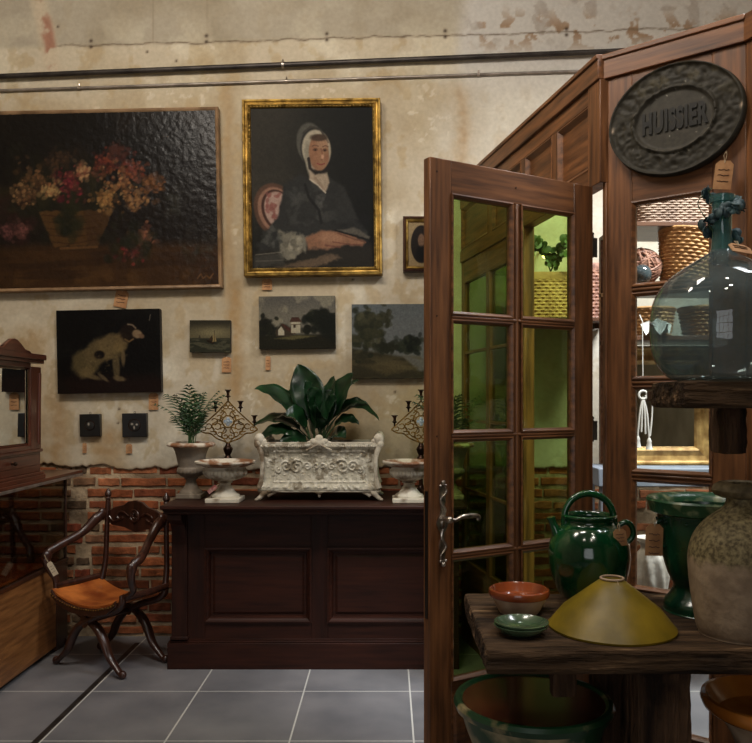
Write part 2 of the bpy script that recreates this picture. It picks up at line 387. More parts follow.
nx, nzr = 680, 400
xs = np.linspace(XL, XR, nx); ts = np.linspace(0, 1, nzr)
edge = 1.095+.05*(fbm(xs*3.1, xs*0+3, 5)-.5)+.05*(fbm(xs*11, xs*0, 9)-.5)+.02*(fbm(xs*40, xs*0, 2)-.5)
edge = edge + .02*sstep(-2.05, -2.2, xs)
X, Tt = np.meshgrid(xs, ts); Z = edge[None, :]+(CEIL-edge[None, :])*Tt
Y = WALL-.012-.006*fbm(X*2.2, Z*2.2, 4)-.004*fbm(X*9, Z*9, 14)
Y[0, :] = WALL+.02
PXw = CX+X*F/WALL; PYw = CY-(Z-EYE)*F/WALL
n1 = fbm(X*1.3, Z*1.3, 1, 5); n2 = fbm(X*4, Z*4, 2, 5); n3 = fbm(X*11, Z*9, 3, 4); n4 = fbm(X*28, Z*28, 6, 3)
def mixc(A, c, m): return A*(1-m[..., None])+np.array(c, float)*m[..., None]
W = np.zeros(X.shape+(3,)); W[:] = (188,176,154)
W = mixc(W, (206,197,176), sstep(.48, .62, n2)*.7)
W = mixc(W, (166,149,120), sstep(.52, .66, n1)*.65)
W = mixc(W, (170,148,112), sstep(.55, .68, n3)*.5)
W = mixc(W, (216,208,190), sstep(.64, .72, n4)*sstep(.45,.6,n2)*.5)
# ochre runs: below the portrait's left side, right of the still life
for (cx_, w_, y0, y1, s) in ((236, 7, 285, 400, .5), (228, 5, 90, 300, .3), (30, 22, 330, 480, .35), (108, 16, 430, 480, .5), (462, 7, 90, 170, .75), (345, 12, 400, 450, .4), (60, 10, 400, 470, .4)):
    mk = np.exp(-((PXw-cx_+8*(n3-.5))/w_)**2)*sstep(y0-15, y0+8, PYw)*(1-sstep(y1-10, y1+12, PYw))
    W = mixc(W, (150,112,66), mk*s*(.5+n4))
# cooler, dirtier band above the old moulding line
crz = 49-.028*PXw+1.2*(n3-.5)*4
up = sstep(4, -3, PYw-crz)
W = mixc(W, (160,151,134), up*.8)
W = mixc(W, (140,128,106), up*sstep(.5, .7, n1)*.5)
W = mixc(W, (196,186,164), sstep(0, 40, PYw)*(1-sstep(80, 110, PYw))*sstep(.45, .65, n2)*.4)
# whitewashed right part with flaking brown patches
rt = sstep(452, 474, PXw+22*(n2-.5))*sstep(120, 60, PYw)
W = mixc(W, (196,192,186), rt*.9)
fk = sstep(.53, .60, fbm(X*13, Z*13, 31, 4))*np.exp(-((PYw-32)/16)**2)*sstep(462, 490, PXw)
W = mixc(W, (146,118,92), fk*.9)
fk2 = sstep(.60, .66, fbm(X*9, Z*9, 41, 4))*sstep(455, 480, PXw)*sstep(60, 30, PYw)
W = mixc(W, (160,150,140), fk2*.6)
W = mixc(W, (206,202,192), sstep(425, 450, PXw+30*(n2-.5))*sstep(60,80,PYw)*.45)
# pink-red vertical chase, top left
cxs = 40+PYw*.21+5*(n3-.5)
st = np.exp(-((PXw-cxs)/9)**4)*sstep(80, 66, PYw)
W = mixc(W, (190,174,150), st*.8); W = mixc(W, (142,92,74), np.exp(-((PXw-cxs-1)/6)**4)*sstep(78,66,PYw)*sstep(.36, .50, n3+.12*(n4-.5))*.75)
# the crack along the old moulding, anchors, stray holes
W = mixc(W, (92,78,62), np.exp(-((PYw-crz)/.8)**2)*sstep(55, 62, PXw)*.75*(.4+n4))
for vx in (154, 208): W = mixc(W, (120,104,84), np.exp(-((PXw-vx-3*(n2-.5))/.7)**2)*sstep(46, 40, PYw)*.35)
for hx, hy in ((92,45),(207,40),(327,38),(445,35),(566,33)):
    for d in (-3, 3): W = mixc(W, (60,48,40), np.exp(-(((PXw-hx)/1.6)**2+((PYw-hy-d)/1.6)**2)))
for hx, hy in ((120,409),(119,423),(353,280),(395,392),(59,28),(177,62),(148,53),(425,300)):
    W = mixc(W, (60,44,34), np.exp(-(((PXw-hx)/1.1)**2+((PYw-hy)/1.1)**2)))
lip = sstep(.03, 0, Z-edge[None, :]); W = mixc(W, (130,104,78), lip*.7)
colour_mesh('plaster', X, Y, Z, lin(W), vcmat('worn_plaster', rough=.9, bump=.35, bscale=24, spec=.15, nmul=.07, nscale=40, bdist=.006), wb)

# conduits
def conduit(name, y0, y1, r, off, mat, clips, label, x1=640):
    a = at(-30, y0, WALL); b2 = at(x1, y1, WALL); a.y = b2.y = WALL-off
    o = root(name, a, label=label, cat='pipe'); d = b2-a
    MB().tube([(0,0,0), d], r, 14).build('pipe', mat, o)
    for px in clips:
        t = (px+30)/(x1+30); p = d*t
        q = MB(); q.tube([p+Vector((-.008,0,0)), p+Vector((.008,0,0))], r*1.35, 14); q.box(p.x-.008, p.x+.008, 0, off-.012, p.z-.006, p.z+.006)
        q.tube([p+Vector((0,.0,r)), p+Vector((0,0,r+.018))], .005, 8)
        q.build('clip', M['pewter'], o)
conduit('conduit_pipe', 81, 53.5, .0165, .052, M['iron'], (284,), 'thick dark conduit pipe running across the top of the wall')
conduit('conduit_pipe', 93.5, 71, .0095, .030, M['conduit'], (81, 287, 478), 'thin pale conduit pipe running just under the thick dark one')

# ================================================================ GLAZED SCREEN AND DOOR
S = 1.15
P0 = Vector((.784*S, 2.85*S, 0)); aU = Vector((-.2075, 1, 0)).normalized(); aS = Vector((.773, -.634, 0)).normalized()
TOP = EYE+1.229*S
def par(px, P, d):            # parameter along plan line P + t d seen at pixel column px
    k = (px-CX)/F; return (P.x-k*P.y)/(k*d.y-d.x)
def sz(z): return EYE+(z-EYE)*S
def glazed(o, W_, z0, z1, cols, rows, th, pane, mw=.028):
    """stiles, rails, muntins and one pane per light; local x across, y into the thickness"""
    c0, c1 = cols[0][0], cols[-1][1]; r0, r1 = rows[0][0], rows[-1][1]
    def mould(x0, x1, za, zb):
        w, h = x1-x0, zb-za; cxm, czm = (x0+x1)/2, (za+zb)/2
        mb = MB().frame(w, h, [(-.002, .000), (-.002, .006), (.003, .007), (.009, .001), (.013, -.004), (.013, -.012)], T(cxm, 0, czm))
        mb.frame(w, h, [(-.002, -.02), (.013, -.02), (.013, -.012)], T(cxm, 0, czm))
        return mb
    MB().box(0, c0, 0, th, z0, z1).build('stile', M['wood_z'], o, bevel=.003)
    MB().box(c1, W_, 0, th, z0, z1).build('stile', M['wood_z'], o, bevel=.003)
    MB().box(c0, c1, .001, th-.001, r1, z1).build('rail', M['wood_x'], o, bevel=.002)
    MB().box(c0, c1, .001, th-.001, z0, r0).build('rail', M['wood_x'], o, bevel=.002)
    for i in range(len(cols)-1):
        a, b3 = cols[i][1], cols[i+1][0]
        MB().box(a, b3, .003, th-.003, r0, r1).tube([((a+b3)/2, .002, r0), ((a+b3)/2, .002, r1)], .008, 8).build('muntin', M['wood_z'], o, bevel=.003)
    for i in range(len(rows)-1):
        a, b3 = rows[i][1], rows[i+1][0]
        MB().box(c0, c1, .003, th-.003, a, b3).tube([(c0, .002, (a+b3)/2), (c1, .002, (a+b3)/2)], .008, 8).build('muntin', M['wood_x'], o, bevel=.003)
    for (a, b3) in cols:
        for (c, d) in rows:
            mould(a, b3, c, d).build('bead', M['wood_x'], o, smooth=False)
            MB().box(a-.004, b3+.004, .016, .019, c-.004, d+.004).build('pane', pane, o)

# ---- the open leaf
L0 = Vector((.131*S, 2.5*S, 0)); L1 = Vector(((593-CX)*2.856*S/F, 2.856*S, 0))
dL = (L1-L0).normalized(); WL = (L1-L0).length; ang = math.atan2(dL.y, dL.x)
leaf = root('door_1', (L0.x, L0.y, 0), ang, kind='structure')
w_ = lambda px: par(px, L0, dL)
LTOP = sz(2.312)
zr = [sz(v) for v in (.655, 1.045, 1.061, 1.427, 1.443, 1.806, 1.822, 2.205)]
glazed(leaf, WL, .02, LTOP, [(w_(451.5), w_(512.5)), (w_(521), w_(574))], [(zr[0], zr[1]), (zr[2], zr[3]), (zr[4], zr[5]), (zr[6], zr[7])], .042, M['pane_green'])
# lower panel of the leaf
MB().frame(WL-.2, .34, [(0, 0), (0, .004), (.01, .010), (.03, .002), (.05, .008)], T(WL/2, 0, .29)).build('panel_moulding', M['wood_x'], leaf, smooth=False)
# pegs
pg = MB()
for (px, pz) in ((.03, LTOP-.05), (.03, zr[3]+.01), (.03, zr[5]+.01), ((w_(516)), LTOP-.06)):
    pg.tube([(px, -.001, pz), (px, .004, pz)], .0035, 8)
pg.build('pegs', M['darkwood'], leaf)
# lock edge plate
MB().box(-.003, .001, .012, .030, .76, 1.22).build('lock_plate', M['black'], leaf)
# ornate handle: rococo plate and lever
hz = EYE-119*2.87/F; hx = .052
hp = MB()
N_ = 40; poly = []
for i in range(N_+1):
    t = -1+2*i/N_; w = .010+.008*math.cos(t*PI*3)*(1-abs(t))+.007*math.exp(-(t/.28)**2)
    if abs(t) > .9: w *= .8
    poly.append((w, t*.142))
pl = [(hx+a, hz-.02+b4) for a, b4 in poly]+[(hx-a, hz-.02+b4) for a, b4 in reversed(poly)]
hp.prism(pl, -.006, 0)
for sgn in (-1, 1):
    hp.tube(spline([(hx, -.008, hz-.02+sgn*.142), (hx+.012*sgn, -.012, hz-.02+sgn*.115), (hx-.012*sgn, -.010, hz-.02+sgn*.085), (hx+.008*sgn, -.010, hz-.02+sgn*.05), (hx, -.008, hz-.02+sgn*.02)], 6), .0045, 8)
    hp.sphere((hx, -.009, hz-.02+sgn*.148), .009)
    for q in (-1, 1): hp.sphere((hx+q*.011, -.008, hz-.02+sgn*.136), .006)
hp.sphere((hx, -.008, hz-.02), .011, sc=(1,.6,1.6))
hd = hp.build('handle_plate', M['pewter'], leaf)
hl = MB(); hl.tube([(hx, -.004, hz-.002), (hx, -.05, hz-.002)], .010, 12)
hl.tube(spline([(hx, -.047, hz-.002), (hx+.025, -.052, hz-.004), (hx+.05, -.054, hz+.006), (hx+.085, -.054, hz+.008), (hx+.115, -.054, hz+.006), (hx+.128, -.052, hz-.002), (hx+.122, -.05, hz-.012)], 6), [.008, .007, .0085, .0095, .008, .0075, .006], 10)
hl.sphere((hx, -.05, hz-.002), .013)
hl.build('lever', M['pewter'], leaf)
for zz in (sz(2.10), sz(1.44), sz(1.02), .45):
    MB().box(WL-.004, WL+.045, .020, .024, zz-.04, zz+.04).build('hinge_leaf', M['iron'], leaf)
    MB().tube([(WL+.008, .012, zz-.045), (WL+.008, .012, zz+.045)], .007, 10).sphere((WL+.008,.012,zz+.052), .008).box(WL-.004, WL+.012, .010, .014, zz-.04, zz+.04).build('hinge', M['iron'], leaf)

# ---- screen beside and above the doorway, running back to the wall
angU = math.atan2(aU.y, aU.x)
tEnd = (WALL-.03-P0.y)/aU.y
LU = LTOP+.015
DO0, DO1 = .03, par(529, P0, aU)
scr = root('window_2', (P0.x, P0.y, 0), angU, kind='structure')
# local x along aU, local y to the left of it (towards the main room)
MB().box(0, DO0, -.035, .010, 0, LU).build('post', M['wood_z'], scr, bevel=.003)
MB().box(0, .11, -.036, .036, LU, TOP-.10).build('post', M['wood_z'], scr, bevel=.003)
MB().box(DO1, DO1+.07, -.03, .03, 0, LU).build('post', M['wood_z'], scr, bevel=.003)
MB().box(0, tEnd, -.035, .045, TOP-.10, TOP).box(0, tEnd, -.035, .053, TOP-.02, TOP).build('cornice_rail', M['wood_x'], scr, bevel=.004)
MB().box(.11, tEnd, -.03, .03, LU, LU+.075).box(.11, tEnd, -.03, .03, TOP-.17, TOP-.10).build('rail', M['wood_x'], scr, bevel=.002)
px_ = [(.11, .44), (.50, .84), (.90, 1.36), (1.42, tEnd-.02)]
for a, b3 in px_:
    MB().box(a, b3, -.012, .012, LU+.07, TOP-.165).build('panel', M['wood_x'], scr)
    fr = MB().frame(b3-a, TOP-.17-LU-.075, [(0, .028), (.008, .032), (.022, .018), (.028, .013), (.028, .0)], T((a+b3)/2, 0, (TOP-.17+LU+.075)/2) @ Rz(PI))
    fr.build('panel_moulding', M['wood_x'], scr, smooth=False)
for a in (.44, .84, 1.36):
    MB().box(a, a+.06, -.029, .029, LU+.07, TOP-.165).build('mullion', M['wood_z'], scr, bevel=.002)
# fixed lights between the doorway and the wall
fx0 = DO1+.07; wF = tEnd-fx0; half = wF/2
rowsF = [(zr[0], zr[1]), (zr[2], zr[3]), (zr[4], zr[5]), (zr[6], zr[7])]
sub = root('fixed_light', (fx0, .02, 0)); sub.parent = scr
for a, b3 in ((0, .06), (half-.03, half+.03), (wF-.06, wF)): MB().box(a, b3, -.04, 0, 0, LU).build('stile', M['wood_z'], sub, bevel=.003)
MB().box(.06, wF-.06, -.04, 0, 0, zr[0]).box(.06, wF-.06, -.04, 0, zr[7], LU).build('rail', M['wood_x'], sub, bevel=.003)
for k in (1, 3, 5): MB().box(.06, wF-.06, -.035, -.005, zr[k], zr[k+1]).build('muntin', M['wood_x'], sub, bevel=.002)
MB().box(.05, wF-.05, -.021, -.018, zr[0], zr[7]).build('pane', M['pane_dark'], sub)

# ---- the angled bay light carrying the plaque
angS = math.atan2(aS.y, aS.x)
bay = root('window_1', (P0.x, P0.y, 0), angS, kind='structure')
ps = lambda px: par(px, P0, aS)
BW = ps(746)
rz = [sz(v) for v in (.42, .868, .892, 1.276, 1.300, 1.598, 1.622, 1.922, 1.946, 2.240)]
glazed(bay, BW, .0, TOP-.10, [(ps(632), ps(712))], [(rz[0], rz[1]), (rz[2], rz[3]), (rz[4], rz[5]), (rz[6], rz[7]), (rz[8], rz[9])], .05, M['pane_clear'])
MB().box(-.02, BW+.0, -.014, .05, TOP-.10, TOP).box(-.02, BW, -.022, .05, TOP-.022, TOP).build('cornice_rail', M['wood_x'], bay, bevel=.004)
P1 = P0+aS*BW
a2 = Vector((.35, -.93, 0)).normalized()
bay2 = root('window_4', (P1.x, P1.y, 0), math.atan2(a2.y, a2.x), kind='structure')
glazed(bay2, .6, 0, TOP-.10, [(.10, .50)], [(rz[0], rz[1]), (rz[2], rz[3]), (rz[4], rz[5]), (rz[6], rz[7]), (rz[8], rz[9])], .05, M['pane_clear'])
MB().box(-.02, .6, -.014, .05, TOP-.10, TOP).build('cornice_rail', M['wood_x'], bay2, bevel=.004)

# ---- plaque HUISSIER
pcx = (ps(611)+ps(749))/2; pa = (ps(749)-ps(611))/2*.985; pc = P0+aS*pcx; nS = Vector((aS.y, -aS.x, 0))
pzc = EYE+279*pc.y/F; pb = 55.5*pc.y/F
plq = root('oval_plaque', (pc.x-aS.y*0+nS.x*(-.0), pc.y, pzc), angS, label='large oval cast iron plaque reading HUISSIER on the wooden screen', cat='sign')
plq.location = pc+Vector((aS.y, -aS.x, 0))*.018; plq.location.z = pzc
nr, na = 46, 200
R_, A_ = np.meshgrid(np.linspace(0, 1, nr), np.linspace(0, 2*PI, na)); XX = pa*R_*np.cos(A_); ZZ = pb*R_*np.sin(A_)
rel = fbm(XX*26+9, ZZ*26, 8, 4); veins = np.abs(fbm(XX*34, ZZ*34+5, 18, 3)-.5)
ins = np.sqrt((XX/(pa*.60))**2+(ZZ/(pb*.56))**2)
h = np.where(ins > 1, .012+.007*rel-.023*veins*(1-sstep(.9,.97,R_))-.006*np.abs(fbm(XX*60,ZZ*60,28,3)-.5), .006)
h = h+.012*np.exp(-((ins-1)/.045)**2)+.010*np.exp(-((R_-.975)/.018)**2)
h = np.where(R_ > .995, -.012, h)
B0 = np.zeros(XX.shape+(3,)); B0[:] = (46,42,33)
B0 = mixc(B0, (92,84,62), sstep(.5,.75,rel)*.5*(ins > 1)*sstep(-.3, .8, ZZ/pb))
B0 = mixc(B0, (66,62,54), (ins < 1)*.8)
for (u, v) in ((-.93, .02), (.95, -.02)): B0 = mixc(B0, (190,170,150), np.exp(-(((XX/pa-u)/.02)**2+((ZZ/pb-v)/.05)**2)))
for k in range(26):
    u, v = random.uniform(-.7,.7), random.uniform(-.7,.7); B0 = mixc(B0, (170,165,150), np.exp(-(((XX/pa-u)/.008)**2+((ZZ/pb-v)/.012)**2)))
colour_mesh('relief_plate', XX, -h, ZZ, lin(B0), vcmat('cast_iron_relief', rough=.6, bump=.3, bscale=60, spec=.25, nmul=.25, nscale=60, bdist=.003), plq)
def text_mesh(txt, size, depth, bold=0, sx=1.0, spacing=1.0):
    cu = bpy.data.curves.new('lettering', 'FONT'); cu.body = txt; cu.size = size; cu.extrude = depth; cu.offset = bold
    cu.align_x = 'CENTER'; cu.align_y = 'CENTER'; cu.space_character = spacing
    o = bpy.data.objects.new('lettering', cu); C.objects.link(o)
    dg = bpy.context.evaluated_depsgraph_get(); dg.update()
    me = bpy.data.meshes.new_from_object(o.evaluated_get(dg)); bpy.data.objects.remove(o); return me
me = text_mesh('HUISSIER', .102, .002, .0048, spacing=1.12)
me.transform(T(0, -.010, -.002) @ Rx(PI/2) @ Matrix.Diagonal((.56, 1.08, 1, 1))); me.materials.clear(); me.materials.append(M['ironletters'])
o = bpy.data.objects.new('lettering', me); C.objects.link(o); o.parent = plq; o['label'] = 'bold raised capitals'

# price tags
def ptag(p, w, h, label, tilt=0, rz=0, string=.02, card=None, lines=3, front=(0,-1), away=0, scene_group=None):
    o = root('price_tag', p, rz, label=label, cat='tag'); o.rotation_euler = (away, tilt, rz)
    c = w*.22
    MB().prism([(-w/2, -h), (w/2, -h), (w/2, -c), (w/2-c, 0), (-w/2+c, 0), (-w/2, -c)], -.0012, .0012).build('card', card or M['card'], o, smooth=False)
    MB().tube([(0,-.002,-.15*w), (w*.05,-.003,string*.6), (0, 0.001, string)], .0011, 5).tube([(0,-.002,-.15*w), (-w*.12,-.003,string*.5), (0, 0.001, string)], .0011, 5).build('string', M['string'], o)
    if lines:
        q = MB(); r = random.Random(int(p[0]*1000))
        for k in range(lines):
            zz = -h*(.32+.2*k); x = -w*.32
            pts = []
            while x < w*.32: pts.append((x, -.0022, zz+r.uniform(-.25, .25)*h*.1)); x += w*.07
            q.tube(pts, w*.022, 4)
        q.build('handwriting', M['ink'], o)
    return o
# ================================================================ PICTURES
class Pic:
    def __init__(s, W, H, nx, ny, bg):
        s.W, s.H = W, H; s.u, s.v = np.meshgrid(np.linspace(0,1,nx), np.linspace(0,1,ny)); s.a = np.zeros(s.u.shape+(3,)); s.a[:] = bg; s.asp = W/H
        s.n1 = fbm(s.u*4*s.asp, s.v*4, 3, 5); s.n2 = fbm(s.u*14*s.asp, s.v*14, 7, 4); s.n3 = fbm(s.u*45*s.asp, s.v*45, 9, 3)
    def mix(s, c, m): s.a = mixc(s.a, c, np.clip(m, 0, 1)); return s
    def ell(s, x, y, rx, ry, c, rot=0, soft=.15, al=1, rag=0):
        ca, sa = math.cos(rot), math.sin(rot)
        dx = (s.u-x)*s.asp; dy = s.v-y
        X = (dx*ca+dy*sa)/(rx*s.asp); Y = (-dx*sa+dy*ca)/ry
        d = np.sqrt(X*X+Y*Y)+rag*(s.n2-.5)
        return s.mix(c, sstep(1+soft, 1-soft, d)*al)
    def poly(s, P, c, al=1, rag=0, soft=.006):
        n = len(P); ins = np.zeros(s.u.shape, bool); dm = np.full(s.u.shape, 9.0)
        U = s.u+rag*(s.n2-.5); V = s.v+rag*(s.n3-.5)
        for i in range(n):
            x0, y0 = P[i]; x1, y1 = P[(i+1) % n]
            cnd = ((y0 > V) != (y1 > V)) & (U < (x1-x0)*(V-y0)/((y1-y0) if y1 != y0 else 1e-9)+x0); ins ^= cnd
            L2 = (x1-x0)**2+(y1-y0)**2+1e-12; t = np.clip(((U-x0)*(x1-x0)+(V-y0)*(y1-y0))/L2, 0, 1)
            dm = np.minimum(dm, np.hypot(U-x0-t*(x1-x0), V-y0-t*(y1-y0)))
        sd = np.where(ins, -dm, dm)
        return s.mix(c, sstep(soft, -soft, sd)*al)
    def line(s, P, w, c, al=1):
        dm = np.full(s.u.shape, 9.0)
        for i in range(len(P)-1):
            (x0, y0), (x1, y1) = P[i], P[i+1]; x0 *= s.asp; x1 *= s.asp; U = s.u*s.asp
            L2 = (x1-x0)**2+(y1-y0)**2+1e-12; t = np.clip(((U-x0)*(x1-x0)+(s.v-y0)*(y1-y0))/L2, 0, 1)
            dm = np.minimum(dm, np.hypot(U-x0-t*(x1-x0), s.v-y0-t*(y1-y0)))
        return s.mix(c, sstep(w, w*.4, dm)*al)
    def dabs(s, x, y, rx, ry, n, cols, r, seed, al=.8):
        q = random.Random(seed)
        for k in range(n):
            a, b = q.gauss(0, .5), q.gauss(0, .5)
            s.ell(x+a*rx, y+b*ry, r*q.uniform(.5,1.3)/s.asp, r*q.uniform(.5,1.2), q.choice(cols), q.uniform(0,3), .35, al*q.uniform(.5,1), .5)
        return s
    def mesh(s, parent, mat, y=-.002, relief=.0015, name='canvas'):
        X = (s.u-.5)*s.W; Z = (s.v-.5)*s.H; Y = np.full(X.shape, y)-relief*s.n3
        a = np.clip(s.a*(.76+.16*s.n3[..., None]), 0, 255)
        return colour_mesh(name, X, Y, Z, lin(a), mat, parent)
oil = vcmat('oil_paint', rough=.55, bump=.2, bscale=120, spec=.08, nmul=.12, nscale=90, bdist=.002)
varn = vcmat('varnished_oil_paint', rough=.3, bump=.35, bscale=90, spec=.2, nmul=.12, nscale=90, bdist=.003)

def rect(x0, y0, x1, y1, D): 
    a = at(x0, y0, D); b = at(x1, y1, D); return (a+b)/2, b.x-a.x, a.z-b.z
FACE = WALL-.018
def canvas_root(name, x0, y0, x1, y1, label, tilt=0, depth=.03, cat='painting', lean=0):
    D = FACE-depth; c, W, H = rect(x0, y0, x1, y1, D)
    return root(name, (c.x, D, c.z), label=label, cat=cat, rot=(lean, tilt, 0)), W, H, depth

# --- flower still life (large)
o, W, H, dp = canvas_root('painting', -6, 112.5, 219.5, 289, 'large dark still life of roses in a basket, slim wooden frame', tilt=-.021)
P = Pic(W, H, 300, 235, (26,20,17))
P.mix((14,12,12), sstep(.3,.9,P.v)*.7).mix((40,30,22), sstep(.5,.7,P.n1)*.4)
P.mix((66,42,22), sstep(.28,.2,P.v+.05*(P.n1-.5))*.9).mix((88,60,32), sstep(.24,.05,P.v)*sstep(.45,.7,P.n2)*.6).mix((48,30,18), sstep(.5,.7,fbm(P.u*4,P.v*22,5))*sstep(.28,.2,P.v)*.8)
P.dabs(.30,.55,.28,.18,90,[(30,30,20),(44,38,22),(24,22,16)],.05,1,.6).dabs(.10,.40,.12,.12,30,[(34,30,22),(44,24,22)],.04,2,.6)
P.poly([(.21,.44),(.53,.44),(.47,.25),(.27,.24)], (86,58,30), .9, .02).poly([(.40,.44),(.53,.44),(.47,.25),(.42,.24)], (60,40,24), .7, .02)
for k in range(5): P.line([(.22+.01*k,.42-.038*k),(.35,.405-.038*k),(.5-.012*k,.42-.036*k)], .006, (58,36,20), .7)
P.line([(.30,.23),(.46,.235)], .01, (132,92,52), .5)
P.dabs(.34,.28+.1,.06,.10,20,[(22,24,16),(34,34,20)],.035,12,.8)
rose = [(150,60,60),(170,84,66),(186,120,82),(120,40,46),(206,160,106)]
for (x, y, r, cs, sd) in ((.34,.60,.07,[(128,38,52),(150,48,60),(110,30,40),(170,80,70)],3),(.19,.62,.07,[(120,84,52),(150,104,66),(92,60,40)],4),(.15,.54,.05,[(170,128,84),(120,80,52)],5),(.26,.56,.035,[(206,168,110),(170,110,70)],25),(.41,.66,.045,[(196,150,104),(160,90,66)],6),
                          (.52,.70,.075,[(140,60,44),(160,80,52),(110,44,36)],7),(.62,.66,.06,[(130,56,44),(156,84,58)],8),(.57,.58,.085,[(206,140,84),(180,110,66),(216,168,110),(150,84,50)],9),(.50,.50,.045,[(200,150,88),(168,116,66)],10),(.64,.49,.05,[(190,140,90),(150,100,60)],11),
                          (.71,.58,.05,[(150,96,52),(120,74,44)],13),(.61,.20,.045,[(140,44,48),(170,70,62)],14),(.67,.29,.04,[(170,110,80),(140,80,60)],15),(.07,.33,.04,[(130,80,74),(90,50,50)],16),(.30,.73,.05,[(84,58,38),(64,44,32)],17),(.13,.34,.03,[(140,86,78),(100,60,54)],18),(.55,.78,.03,[(84,44,34)],19)):
    P.dabs(x, y, r*1.1, r*1.25, 46, [tuple(v*.60 for v in c0) for c0 in cs], .016, sd, .7); P.dabs(x, y, r, r*1.1, 46, [tuple(v*.86 for v in c0) for c0 in cs], .009, sd+100, .75)
P.dabs(.60,.24,.12,.10,40,[(26,28,18),(40,40,26)],.03,20,.55).dabs(.80,.5,.05,.10,34,[(52,50,44),(40,38,32)],.02,21,.5).dabs(.9,.2,.08,.1,30,[(48,46,38),(58,54,44)],.02,22,.4)
P.line([(.90,.045),(.915,.07),(.925,.045),(.94,.06),(.955,.045),(.97,.07)], .006, (120,84,50), .7)
P.mesh(o, varn, y=-.030, relief=.003)
MB().box(-W/2+.006, W/2-.006, -.028, dp, -H/2+.006, H/2-.006).build('stretcher', M['canvas_edge'], o)
MB().frame(W+.02, H+.02, [(0,-dp+.002),(0,.036),(.005,.040),(.014,.037),(.022,.031),(.022,.026)]).build('frame', M['slimframe'], o, smooth=False)

# --- portrait
o, W, H, dp = canvas_root('painting', 243.5, 100, 381.5, 276, 'portrait of an old woman in a white bonnet, in gilt frame', tilt=-.012, depth=.045)
fw = .052; iw, ih = W-2*fw, H-2*fw
P = Pic(iw, ih, 210, 270, (30,30,26))
P.mix((58,54,46), sstep(.62,.2,P.u)*sstep(.1,.5,P.v)*.75*(.6+P.n1*.8)).mix((18,19,18), sstep(.5,.95,P.u)*.8).mix((74,68,58), sstep(.25,.0,P.u)*sstep(.55,.8,P.n2)*sstep(.1,.4,P.v)*sstep(.9,.6,P.v)*.5)
P.mix((36,32,28), sstep(.05,.0,P.v)*.5)
# chair back
P.ell(.20,.36,.175,.175,(92,66,52),.35,.05).ell(.205,.36,.148,.150,(150,112,92),.35,.05).ell(.215,.36,.128,.135,(70,46,38),.35,.04).ell(.222,.36,.112,.122,(176,146,132),.35,.06)
for k in range(26):
    q = random.Random(k+50); P.ell(.12+q.random()*.14,.27+q.random()*.2,.013,.018,(140,86,78),q.random()*3,.3,.7)
# dress
P.poly([(.02,.05),(.10,.22),(.22,.33),(.27,.52),(.40,.585),(.50,.56),(.62,.58),(.76,.50),(.86,.32),(.95,.22),(.95,.04)], (46,46,44), 1, .02, .012)
P.mix((70,70,66), sstep(.50,.68,fbm(P.u*9,P.v*16,12,4))*sstep(.6,.5,P.v)*sstep(.25,.35,P.u)*sstep(.8,.6,P.u)*sstep(.2,.3,P.v)*.55)
P.mix((24,24,24), sstep(.5,.66,fbm(P.u*6,P.v*8,19,4))*sstep(.58,.5,P.v)*sstep(.55,.9,P.u)*.8)
P.dabs(.56,.40,.05,.06,34,[(88,88,84),(66,66,62)],.016,71,.6).dabs(.36,.44,.07,.06,26,[(70,70,66),(60,60,58)],.02,72,.5)
P.line([(.44,.52),(.47,.44),(.55,.36),(.57,.28)], .012, (28,27,26), .8)
# hood and bonnet
P.u = P.u-.022; P.v = P.v+.018
P.ell(.47,.79,.115,.135,(84,82,74),.15,.08).ell(.50,.76,.115,.135,(30,28,26),.1,.08,.75).ell(.515,.755,.118,.125,(176,166,144),.1,.07).ell(.455,.70,.035,.11,(150,142,124),.1,.25)
P.line([(.41,.86),(.47,.90),(.55,.88),(.61,.80)], .009, (60,56,50), .8)
P.ell(.535,.735,.082,.112,(150,112,84),.06,.08).ell(.50,.72,.04,.09,(150,104,78),.06,.4,.6).ell(.565,.79,.05,.035,(176,138,108),0,.5,.7).ell(.535,.83,.07,.022,(66,50,38),.0,.3,.9)
P.ell(.505,.755,.020,.010,(104,72,54),0,.4).ell(.583,.752,.018,.010,(104,72,54),0,.4).ell(.506,.753,.007,.0045,(34,24,20),0,.3).ell(.584,.75,.007,.0045,(34,24,20),0,.3)
P.line([(.48,.778),(.505,.784),(.53,.776)], .005, (104,74,56), .8).line([(.57,.774),(.59,.780),(.61,.772)], .005, (104,74,56), .8)
P.line([(.553,.76),(.567,.715),(.572,.70),(.553,.690)], .006, (122,80,60), .8).ell(.566,.71,.012,.014,(206,160,130),0,.5,.8)
P.line([(.520,.668),(.55,.660),(.580,.667)], .0055, (124,56,50), .9).ell(.55,.645,.02,.012,(150,106,80),0,.5,.5).ell(.60,.70,.02,.03,(140,92,72),0,.5,.5)
P.line([(.45,.70),(.46,.64),(.50,.605),(.56,.605),(.61,.64)], .013, (34,28,26), .9)
P.poly([(.46,.63),(.50,.60),(.60,.61),(.62,.55),(.585,.485),(.52,.53),(.455,.57)], (168,150,128), 1, .01, .01).line([(.46,.57),(.53,.53),(.585,.485)], .006, (206,192,170), .8)
P.line([(.50,.58),(.57,.51)], .012, (130,108,90), .5)
P.u = P.u+.022; P.v = P.v-.018
